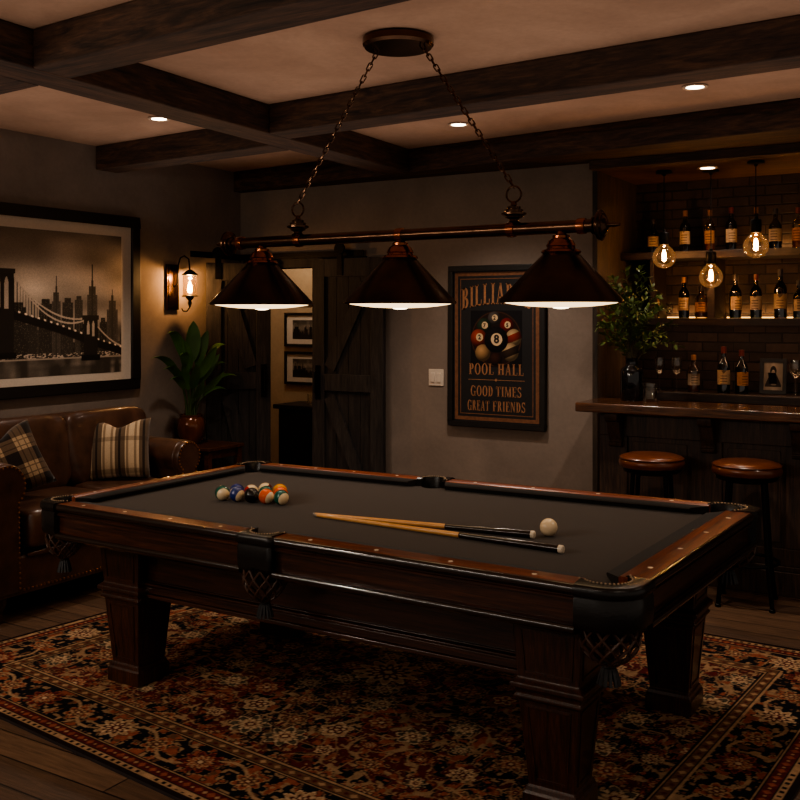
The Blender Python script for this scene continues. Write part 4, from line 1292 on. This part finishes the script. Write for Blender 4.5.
# ------------------------------------------------------------------ side table and potted plant
def side_table():
    t = thing('side_table', 'small reddish wooden side table in the corner beyond the sofa', 'side table', (-5.16, 5.59, 0))
    MB().span(-.22, .22, -.2, .2, .62, .645).build('tabletop', TABLE_W, t, bevel=.004)
    MB().span(-.18, .18, -.165, .165, .555, .619).build('apron', TABLE_W, t)
    for sx in (-1, 1):
        for sy in (-1, 1):
            MB().box((sx * .185, sy * .165, .309), (.04, .04, .618)).build('leg', TABLE_W, t)
    MB().span(-.18, .18, -.16, .16, .14, .16).build('lower_shelf', TABLE_W, t)
side_table()
def potted_plant():
    c = Vector((-5.255, 5.545, .6455))
    t = thing('potted_plant', 'broad-leaved green plant in a glazed brown pot on the side table', 'plant', c)
    MB().lathe([(0, 0), (.065, 0), (.075, .01), (.10, .07), (.108, .13), (.100, .185), (.085, .205), (.09, .22), (.083, .222), (.076, .205), (.085, .18), (.0, .175)], seg=32).build('pot', POT, t)
    MB().lathe([(0, .192), (.078, .19)], seg=20).build('soil', SOIL, t)
    rr = random.Random(12)
    spec = [(.03, -.01, .93, .15), (.05, -.30, .84, .10), (.08, -.50, .66, .085), (.10, -.33, .50, .08), (.06, -.16, .80, .12), (.05, .13, .86, .11), (.08, .30, .74, .10),
            (.16, .34, .50, .085), (.14, .24, .60, .09), (.20, .06, .74, .11), (.16, .22, .40, .075), (.22, -.18, .62, .10), (.12, -.42, .58, .085), (.24, .10, .55, .09), (.10, -.22, .68, .09), (.14, .16, .68, .09), (.2, -.08, .50, .08), (.04, -.14, .60, .09)]
    for tx, ty, tz, wd in spec:
        base = Vector((.02 * rr.uniform(-1, 1), .03 * ty / .3, .19))
        droop = abs(ty) > .2
        P1 = Vector((tx * .1, ty * .12, .19 + (tz - .19) * .55))
        P2 = Vector((tx * .6, ty * .55, tz + (.10 if droop else -.12)))
        P3 = Vector((tx, ty, tz))
        def bez(s):
            return ((1 - s) ** 3) * base + 3 * (1 - s) ** 2 * s * P1 + 3 * (1 - s) * s * s * P2 + s ** 3 * P3
        lf = MB()
        n = 14
        hd = Vector((tx + .05, ty, 0)).normalized()
        side0 = Vector((-hd.y, hd.x, 0)) if droop else Vector((.45, .9, 0)).normalized()
        rows = []
        for k in range(n + 1):
            s = .42 + .58 * k / n
            p = bez(s); tan = (bez(min(1, s + .02)) - bez(s - .02)).normalized()
            side = (side0 + Vector((0, 0, .35 if droop else 0))); side = (side - tan * side.dot(tan)).normalized()
            nrm = side.cross(tan).normalized()
            w_ = wd * .40 * (math.sin(PI * (k / n) ** .8) ** .75 if 0 < k < n else .02)
            rows.append([p - side * w_ + nrm * w_ * .3, p, p + side * w_ + nrm * w_ * .3])
        def clampx(v):
            v = v.copy(); v.x = max(v.x, -.13); return v
        lf.loft([[clampx(q) for q in r_] for r_ in rows], closed=False, caps=False)
        o = lf.build('leaf', LEAF_D, t, angle=80)
        MB().tube([clampx(bez(.44 * k / 8)) for k in range(9)], [.006 - .002 * k / 8 for k in range(9)], 6).build('stalk', STEM, o)
potted_plant()

# ------------------------------------------------------------------ bar
def bar_base():
    x0, x1, yf, yb = -2.19, .44, 6.0, 6.28
    t = thing('bar_counter', 'dark panelled wooden bar front under the bar top', 'bar', ((x0 + x1) / 2, yf, 0))
    cx = (x0 + x1) / 2
    MB().span(x0 - cx, x1 - cx, .02, yb - yf, 0, 1.008).build('carcass', BAR_W, t)
    fr = MB()
    fr.span(x0 - cx, x1 - cx, 0, .0195, .86, 1.008); fr.span(x0 - cx, x1 - cx, 0, .0195, .17, .27)
    for a, b in ((x0, x0 + .18), (-1.61, -1.43), (-1.07, -.89), (-.5, -.32), (.25, x1)): fr.span(a - cx, b - cx, .0005, .0195, .27, .86)
    fr.build('face_frame', BAR_W, t, smooth=False, bevel=.004)
    for a, b in ((x0 + .18, -1.61), (-1.43, -1.07), (-.89, -.5), (-.32, .25)):
        MB().span(a - cx + .03, b - cx - .03, .012, .0199, .30, .83).build('raised_panel', BAR_W, t, smooth=False, bevel=.004)
    MB().span(x0 - cx - .012, x1 - cx, -.022, .0195, 0, .14).span(x0 - cx - .006, x1 - cx, -.012, .0195, .14, .17).build('plinth', BAR_W, t, bevel=.004)
    for xk in (-2.075, -1.505, -.99, -.42):
        prof = [(-.001, 1.008), (-.125, 1.008), (-.125, .985), (-.115, .965), (-.085, .955), (-.075, .93), (-.06, .88), (-.035, .85), (-.03, .83), (-.045, .82), (-.04, .80), (-.001, .79)]
        MB().loft([[(xk - cx + s, y, z) for y, z in prof] for s in (-.04, .04)]).build('corbel', BAR_W, t, bevel=.003)
bar_base()
bt = MB().span(-2.30, .44, 5.86, 6.285, 1.012, 1.07).build('worktop', BAR_TOP, bevel=.008)
tag(bt, 'thick polished dark wooden bar worktop along the alcove', 'worktop')
bl = thing('back_counter', 'narrow wooden back ledge against the brick behind the bar', 'counter', (-.93, 6.9, 0))
MB().span(-1.375, 1.375, -.15, .198, 1.03, 1.088).build('ledge_top', SHELF_W, bl, bevel=.004)
MB().span(-1.375, 1.375, -.12, .198, 0, 1.029).build('ledge_front', BAR_W, bl)
def shelf(z, label, dividers):
    t = thing('wall_shelf', label, 'shelf', (-.93, 6.92, z), 0, 'bar shelves on the brick wall')
    x0, x1 = AX0 + .93 + .003, AX1 + .93 - .003
    MB().span(x0, x1, -.17, .178, -.052, 0).build('board', SHELF_W, t, bevel=.003)
    for xd, h0, h1, w_ in dividers:
        MB().span(xd + .93 - w_ / 2, xd + .93 + w_ / 2, -.12, .178, h0, h1).build('divider', SHELF_W, t, bevel=.002)
shelf(2.057, 'upper bar shelf of dark wood holding a row of bottles', ())
shelf(1.598, 'lower bar shelf of dark wood lit warmly from behind', ((-1.694, .001, .406, .05), (-2.1, .001, .406, .03), (-.6, .001, .406, .05)))
for k, (x0, x1, z, nm) in enumerate(((-2.07, -1.73, 1.599, 'short warm light strip at the back of the lower shelf, left of the divider'), (-1.65, -.65, 1.599, 'long warm light strip at the back of the lower shelf, right of the divider'), (-1.5, -.65, 2.058, 'warm light strip at the back of the upper shelf'))):
    o = MB().span(x0, x1, 7.068, 7.085, z, z + .008).build('shelf_light_strip', STRIP)
    tag(o, nm, 'light strip', 'warm shelf light strips')
    lamp('shelf_glow', 'AREA', ((x0 + x1) / 2, 7.06, z + .02), 2.0 * (x1 - x0), (1, .56, .24), abs(x1 - x0), (R(160), 0, 0), shape='RECTANGLE', size_y=.02)

lamp('added_ledge_fill', 'AREA', (-1.35, 6.80, 1.54), 2.6, (1, .60, .36), 1.7, (R(22), 0, 0), shape='RECTANGLE', size_y=.05)  # added fill below the lower shelf, brightens ledge and brick; no fitting

# bottles
def bottle(loc, h, r, style, label, grp, glass, lab, cap, liq=LIQ, fill=.4, rot=0.):
    t = thing('bottle', label, 'bottle', loc, rot, grp)
    if style == 'wine':
        pr = [(0, 0), (r, 0), (r, .008), (r, h * .58), (r * .85, h * .66), (r * .42, h * .74), (r * .34, h * .80), (r * .34, h * .97), (r * .40, h * .972), (r * .40, h), (0, h)]
    elif style == 'whisky':
        pr = [(0, 0), (r, 0), (r, .008), (r, h * .52), (r * .92, h * .60), (r * .6, h * .68), (r * .36, h * .74), (r * .33, h * .78), (r * .33, h * .98), (0, h * .98)]
    else:
        pr = [(0, 0), (r, 0), (r, .008), (r * 1.02, h * .55), (r * .95, h * .64), (r * .55, h * .72), (r * .4, h * .78), (r * .38, h * .98), (0, h * .98)]
    MB().lathe(pr, seg=24).build('glass_body', glass, t, angle=50)
    MB().lathe([(0, .006), (r * .93, .006), (r * .93, h * fill), (0, h * fill)], seg=20).build('liquid', liq, t)
    MB().lathe([(r * 1.012, h * .19), (r * 1.012, h * .50)], seg=20, a0=R(-170), a1=R(-10)).build('paper_label', lab, t)
    MB().lathe([(r * .40, h * .86), (r * .42, h * .862), (r * .42, h * 1.002), (0, h * 1.006)], seg=16).build('capsule', cap, t)
    return t
G1, G2, G3 = 'bottles on the upper bar shelf', 'bottles on the lower bar shelf', 'bottles on the back ledge'
U, LO, LE = 2.0575, 1.5985, 1.0885
YS = 6.905
B = [
    (-2.123, YS, U, .24, .038, 'whisky', 'cream-labelled dark bottle at the left end of the upper shelf', G1, GL_DARK, LAB_C, CAPS_D),
    (-1.896, YS, U, .29, .037, 'wine', 'tall dark bottle with tan capsule, second from left on the upper shelf', G1, GL_DARK, LAB_C, CAPS_T),
    (-1.726, YS, U, .285, .035, 'wine', 'pale backlit bottle behind the middle bulb cord on the upper shelf', G1, GL_CLEAR, LAB_T, CAPS_T),
    (-1.583, YS, U, .295, .037, 'wine', 'dark bottle with red capsule on the upper shelf between the middle and right pendants', G1, GL_DARK, LAB_C, CAPS),
    (-1.42, YS, U, .285, .034, 'wine', 'bottle with tan neck hidden behind the right pendant bulb, upper shelf', G1, GL_DARK, LAB_T, CAPS_T),
    (-1.296, YS, U, .27, .042, 'whisky', 'wide dark bottle right of the right pendant on the upper shelf', G1, GL_DARK, LAB_G, CAPS_D),
    (-1.155, YS, U, .27, .037, 'wine', 'glowing amber bottle at the right edge of the upper shelf', G1, GL_CLEAR, LAB_T, CAPS),
    (-2.114, YS, LO, .27, .035, 'wine', 'dark bottle mostly hidden behind the leafy branches, lower shelf', G2, GL_DARK, LAB_C, CAPS_D),
    (-1.904, YS, LO, .285, .036, 'wine', 'green bottle with tan capsule, left of the squat bottle on the lower shelf', G2, GL_GREEN, LAB_C, CAPS_T),
    (-1.784, YS, LO, .22, .042, 'squat', 'squat clear bottle of amber spirit left of the shelf divider', G2, GL_CLEAR, LAB_T, CAPS_D),
    (-1.555, YS, LO, .295, .039, 'wine', 'dark bottle with dark capsule just right of the shelf divider', G2, GL_GREEN, LAB_C, CAPS_D),
    (-1.42, YS, LO, .295, .038, 'wine', 'bottle with red capsule in the middle of the lower shelf right of the divider', G2, GL_GREEN, LAB_G, CAPS),
    (-1.264, YS, LO, .325, .041, 'wine', 'tallest dark bottle on the lower shelf, right of the red-capsuled one', G2, GL_DARK, LAB_C, CAPS_D),
    (-1.150, YS, LO, .25, .036, 'whisky', 'bottle cut by the right edge of the photo on the lower shelf', G2, GL_GREEN, LAB_C, CAPS_D),
    (-1.828, 6.87, LE, .255, .041, 'squat', 'clear bottle with grey label on the back ledge beside the wine glasses', G3, GL_CLEAR, LAB_G, CAPS_T),
    (-1.625, 6.87, LE, .315, .041, 'wine', 'taller dark bottle with cream label on the back ledge', G3, GL_DARK, LAB_C, CAPS),
    (-1.507, 6.87, LE, .295, .042, 'wine', 'dark bottle with orange-tan label left of the framed portrait', G3, GL_DARK, LAB_T, CAPS),
]
for i, (x, y, z, h, r, st, lb, grp, gl, la, cp) in enumerate(B):
    bottle((x, y, z), h, r, st, lb, grp, gl, la, cp, LIQ_A if gl is GL_CLEAR else LIQ, random.uniform(.2, .3) if gl is GL_CLEAR else .42, R(random.uniform(-20, 40)) + R(10))

# wine glasses
def wine_glass(loc, label):
    t = thing('wine_glass', label, 'glass', loc, 0, 'wine glasses on the back ledge')
    MB().lathe([(0, 0), (.034, .001), (.034, .004), (.006, .01), (.004, .03), (.004, .115), (.008, .122)], seg=20).build('stem', GLASS, t)
    MB().lathe([(.004, .118), (.022, .128), (.036, .155), (.039, .185), (.034, .235), (.033, .235), (.037, .185), (.034, .157), (.02, .131), (0, .122)], seg=24).build('bowl', GLASS, t)
wine_glass((-2.066, 6.87, LE), 'wine glass nearest the black vase on the back ledge')
wine_glass((-1.946, 6.87, LE), 'wine glass left of the grey-labelled clear bottle')
wine_glass((-1.165, 6.87, LE), 'wine glass right of the framed portrait on the back ledge')
tumbler('tumbler', 'clear whisky tumbler on the bar top beside the black vase', (-1.915, 6.17, 1.0705), .046, .115)

# framed portrait on the ledge
def portrait():
    t = thing('photo_frame', 'small dark framed sepia portrait leaning on the back ledge', 'photo frame', (-1.318, 6.93, LE))
    M = ROTX(R(-8))
    w_, h = .172, .24
    f = MB(); e = .025
    for p in ((-w_ / 2, w_ / 2, 0, e), (-w_ / 2, w_ / 2, h - e, h), (-w_ / 2, -w_ / 2 + e, e, h - e), (w_ / 2 - e, w_ / 2, e, h - e)):
        f.box(((p[0] + p[1]) / 2, 0, (p[2] + p[3]) / 2), (p[1] - p[0], .02, p[3] - p[2]), M)
    f.box((0, .008, h / 2), (w_ - .02, .004, h - .02), M)
    f.build('frame', BLACK, t, bevel=.002)
    MB().box((0, .035, .07), (.05, .006, .145), ROTX(R(22)) ).build('easel_leg', BLACK, t)
    nu, nv = 90, 130
    u, v = np.meshgrid(np.linspace(-1, 1, nu), np.linspace(0, 1, nv))
    g = 150 - 40 * np.abs(u) + 20 * (vnoise(nv, nu, 6, 6, 41) - .5)
    sh_ = .22 + .64 * np.clip((.60 - v) / .42, 0, 1) ** .8
    g[(np.abs(u) < sh_) & (v < .58) & (v > .13)] = 44                       # dark coat, arms folded
    g[np.hypot(u / .34, (v - .68) / .19) < 1] = 34                            # long dark hair
    g[(np.abs(u) < .30) & (v < .66) & (v > .46)] = 34
    g[np.hypot(u / .17, (v - .64) / .095) < 1] = 150                          # face
    g[np.hypot((np.abs(u) - .07) / .05, (v - .66) / .012) < 1] = 70
    g[np.hypot(u / .07, (v - .59) / .009) < 1] = 84
    g[(np.abs(u) < .16 * np.clip((.56 - v) / .1, .3, 1)) & (v < .54) & (v > .22)] = 104
    g[np.hypot((u - .05) / .30, (v - .21) / .03) < 1] = 110                   # hands
    g = np.clip(g, 0, 255) / 255
    C = np.stack([g ** 2.2, (g * .9) ** 2.2, (g * .78) ** 2.2], -1)
    W2, H2 = w_ - 2 * e, h - 2 * e
    ca, sa = math.cos(R(-8)), math.sin(R(-8))
    def fx(uu, vv):
        zz = e + vv * H2; yy = -.004
        return -W2 / 2 + uu * W2, yy * ca - zz * sa, yy * sa + zz * ca
    grid_obj('portrait_print', fx, nu, nv, C, m_vcol('portrait_paper', .5, 0, .3), t)
portrait()

# vase with branches
VB = (-2.035, 6.17, 1.0705)
o = MB().lathe([(0, 0), (.066, 0), (.072, .008), (.072, .185), (.066, .205), (.042, .222), (.038, .235), (.040, .268), (.044, .275), (.038, .275), (.034, .24), (0, .235)], seg=32).build('vase', GL_BLACK, loc=VB)
tag(o, 'black glass bottle-shaped vase on the left end of the bar top', 'vase')
def branches():
    t = thing('leafy_branches', 'spray of leafy green branches standing in the black vase', 'branches', (VB[0], VB[1], VB[2] + .245))
    rr = random.Random(21)
    ends = [(-.25, -.08, .30), (-.20, .02, .45), (-.12, -.02, .58), (-.03, -.04, .60), (.05, .02, .62), (.12, -.02, .52), (.16, .0, .40), (.22, -.03, .42), (.20, -.08, .24), (-.10, -.12, .38), (.04, -.1, .40), (-.27, -.02, .18), (-.16, -.10, .22), (.10, -.06, .30), (.28, -.02, .20), (-.06, .04, .48), (.02, .05, .33), (-.23, -.05, .36), (-.16, .0, .52), (.08, .03, .56), (.17, -.06, .48), (.24, .0, .32), (-.08, -.06, .50), (.0, -.08, .48), (.13, -.1, .34), (-.2, -.1, .28)]
    for ex, ey, ez in ends:
        ex = max(ex, -.185) * (1.12 if ex > .1 else 1)
        b = MB(); P0 = Vector((rr.uniform(-.015, .015), rr.uniform(-.015, .015), -.12)); P1 = Vector((rr.uniform(-.02, .02), rr.uniform(-.02, .02), ez * .45)); P2 = Vector((ex * .6, ey * .6, ez * .8)); P3 = Vector((ex, ey, ez - .08 * abs(ex) / .28))
        bz = lambda s: (1 - s) ** 3 * P0 + 3 * (1 - s) ** 2 * s * P1 + 3 * (1 - s) * s * s * P2 + s ** 3 * P3
        n = 14
        b.tube([bz(k / n) for k in range(n + 1)], [.0035 - .0022 * k / n for k in range(n + 1)], 5)
        br = b.build('branch', TWIG, t)
        lf = MB()
        nl = 26
        for k in range(nl):
            s = .34 + .66 * k / (nl - 1)
            p = bz(min(s, 1)); tan = (bz(min(1, s + .03)) - bz(s - .03)).normalized()
            ax = Vector((rr.uniform(-1, 1), rr.uniform(-1, 1), rr.uniform(-.4, .6))); ax = (ax - tan * ax.dot(tan))
            if ax.length < .1: ax = tan.orthogonal()
            d = (ax.normalized() * .85 + tan * .6).normalized()
            ll = rr.uniform(.036, .062); wd = ll * .24
            sd = d.cross(Vector((rr.uniform(-.5, .5), rr.uniform(-.5, .5), 1))).normalized(); nn = sd.cross(d)
            pts = [p, p + d * ll * .35 + sd * wd + nn * .003, p + d * ll * .7 + sd * wd * .75, p + d * ll, p + d * ll * .7 - sd * wd * .75, p + d * ll * .35 - sd * wd + nn * .003]
            lf.poly(pts)
        lf.build('leaves', LEAF, br, smooth=False, weld=False)
branches()

# stools
def bar_stool(loc, rz, label):
    t = thing('bar_stool', label, 'stool', loc, rz, 'bar stools')
    MB().lathe([(0, .722), (.172, .722), (.186, .730), (.191, .748), (.188, .766), (.180, .776), (.184, .779), (.178, .786), (.150, .796), (.08, .802), (0, .803)], seg=40).build('seat', STOOL_L, t, angle=60)
    MB().tube([(.1865 * math.cos(2 * PI * k / 40), .1865 * math.sin(2 * PI * k / 40), .7775) for k in range(40)], .003, 6, True).build('piping', m_pipe, t)
    MB().lathe([(0, .685), (.12, .685), (.14, .695), (.165, .70), (.168, .721), (0, .7215)], seg=32).build('seat_ring', IRON, t)
    for k in range(4):
        a = PI / 4 + k * PI / 2
        c_, s_ = math.cos(a), math.sin(a)
        MB().tube([(.13 * c_, .13 * s_, .69), (.15 * c_, .15 * s_, .45), (.165 * c_, .165 * s_, .25), (.20 * c_, .20 * s_, .012)], [.013, .0135, .013, .0125], 10).lathe([(0, 0), (.017, 0), (.017, .014), (.012, .018)], (.20 * c_, .20 * s_, 0), 10).build('leg', IRON, t)
    MB().tube([(.168 * math.cos(2 * PI * k / 32), .168 * math.sin(2 * PI * k / 32), .24) for k in range(32)], .009, 8, True).build('foot_ring', IRON, t)
    return t
m_pipe = m_plain('dark_piping', lin(70, 34, 18), .4)
s1 = bar_stool((-1.772, 5.735, 0), R(8), 'left bar stool, round tan leather seat nearer the leafy vase')
dup(s1, (-1.232, 5.745, 0), R(8), 'right bar stool, round tan leather seat nearer the right edge of the photo')

# pendants
def pendant(x, y, zb, label):
    t = thing('pendant_light', label, 'pendant light', (x, y, AZ), 0, 'bare bulb pendants over the bar')
    z = zb - AZ
    MB().lathe([(0, -.001), (.05, -.001), (.054, -.008), (.050, -.016), (.012, -.022), (.008, -.035), (0, -.036)], seg=24).build('ceiling_rose', IRON, t)
    MB().tube([(0, 0, -.03), (0, 0, z + .165)], .0035, 6).build('cord', IRON, t)
    MB().lathe([(0, .175), (.010, .172), (.014, .155), (.030, .152), (.034, .145), (.034, .085), (.029, .072), (0, .072)], (0, 0, z), 20).build('socket', IRON, t)
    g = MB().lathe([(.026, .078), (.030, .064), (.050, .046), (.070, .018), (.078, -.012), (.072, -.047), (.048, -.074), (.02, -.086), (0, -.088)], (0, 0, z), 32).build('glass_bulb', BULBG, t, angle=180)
    f = MB()
    for k in range(5):
        a = 2 * PI * k / 5
        f.tube([(.006 * math.cos(a), .006 * math.sin(a), z + .035), (.013 * math.cos(a), .013 * math.sin(a), z + .0), (.008 * math.cos(a + .4), .008 * math.sin(a + .4), z - .038)], .0022, 5)
    f.build('filament', FILAMENT, g)
    lamp('pendant_lamp', 'POINT', (x, y, zb), 2.7, (1, .48, .22), .02)
pendant(-1.93, 6.52, 2.018, 'left filament bulb pendant hanging in front of the bar shelves')
pendant(-1.648, 6.62, 1.885, 'middle and lowest filament bulb pendant over the bar')
pendant(-1.318, 6.40, 2.062, 'right filament bulb pendant, hanging highest over the bar')

# ------------------------------------------------------------------ room lighting
lamp('hall_lamp', 'POINT', (-5.6, 7.05, 2.5), 24, (1, .84, .66), .12)
wd_ = bpy.data.worlds.new('world'); SC.world = wd_
wd_.use_nodes = True
bg = wd_.node_tree.nodes['Background']
bg.inputs[0].default_value = (1.0, .84, .70, 1); bg.inputs[1].default_value = .30
lamp('added_ceiling_fill', 'AREA', (-2.4, 3.4, 2.12), 30, (1, .83, .74), 5.7, (PI, 0, 0), shape='RECTANGLE', size_y=4.4, spread=R(120))  # added unseen area lamp facing up, lifts the ceiling and the bounce
for k, (x, y, e) in enumerate(((-3.9, .9, 130), (-1.7, .5, 45), (.5, 1.6, 40), (.6, 4.3, 40))):
    lamp('downlight_or_added_spot', 'SPOT', (x, y, 2.76), e, (1, .84, .68), .09, (0, 0, 0), spot_size=R(140), spot_blend=.7)  # added fill spots out of view, without any fitting
lamp('added_highlight_strip', 'AREA', (-3.9, -.3, 2.25), 26, (1, .86, .72), 2.8, (R(82), 0, R(-18)), shape='RECTANGLE', size_y=.06)  # added unseen strip lamp for highlights on the light bar and mouldings
SC.view_settings.view_transform = 'AgX'
SC.view_settings.look = 'AgX - Medium High Contrast'
SC.view_settings.exposure = 0.0
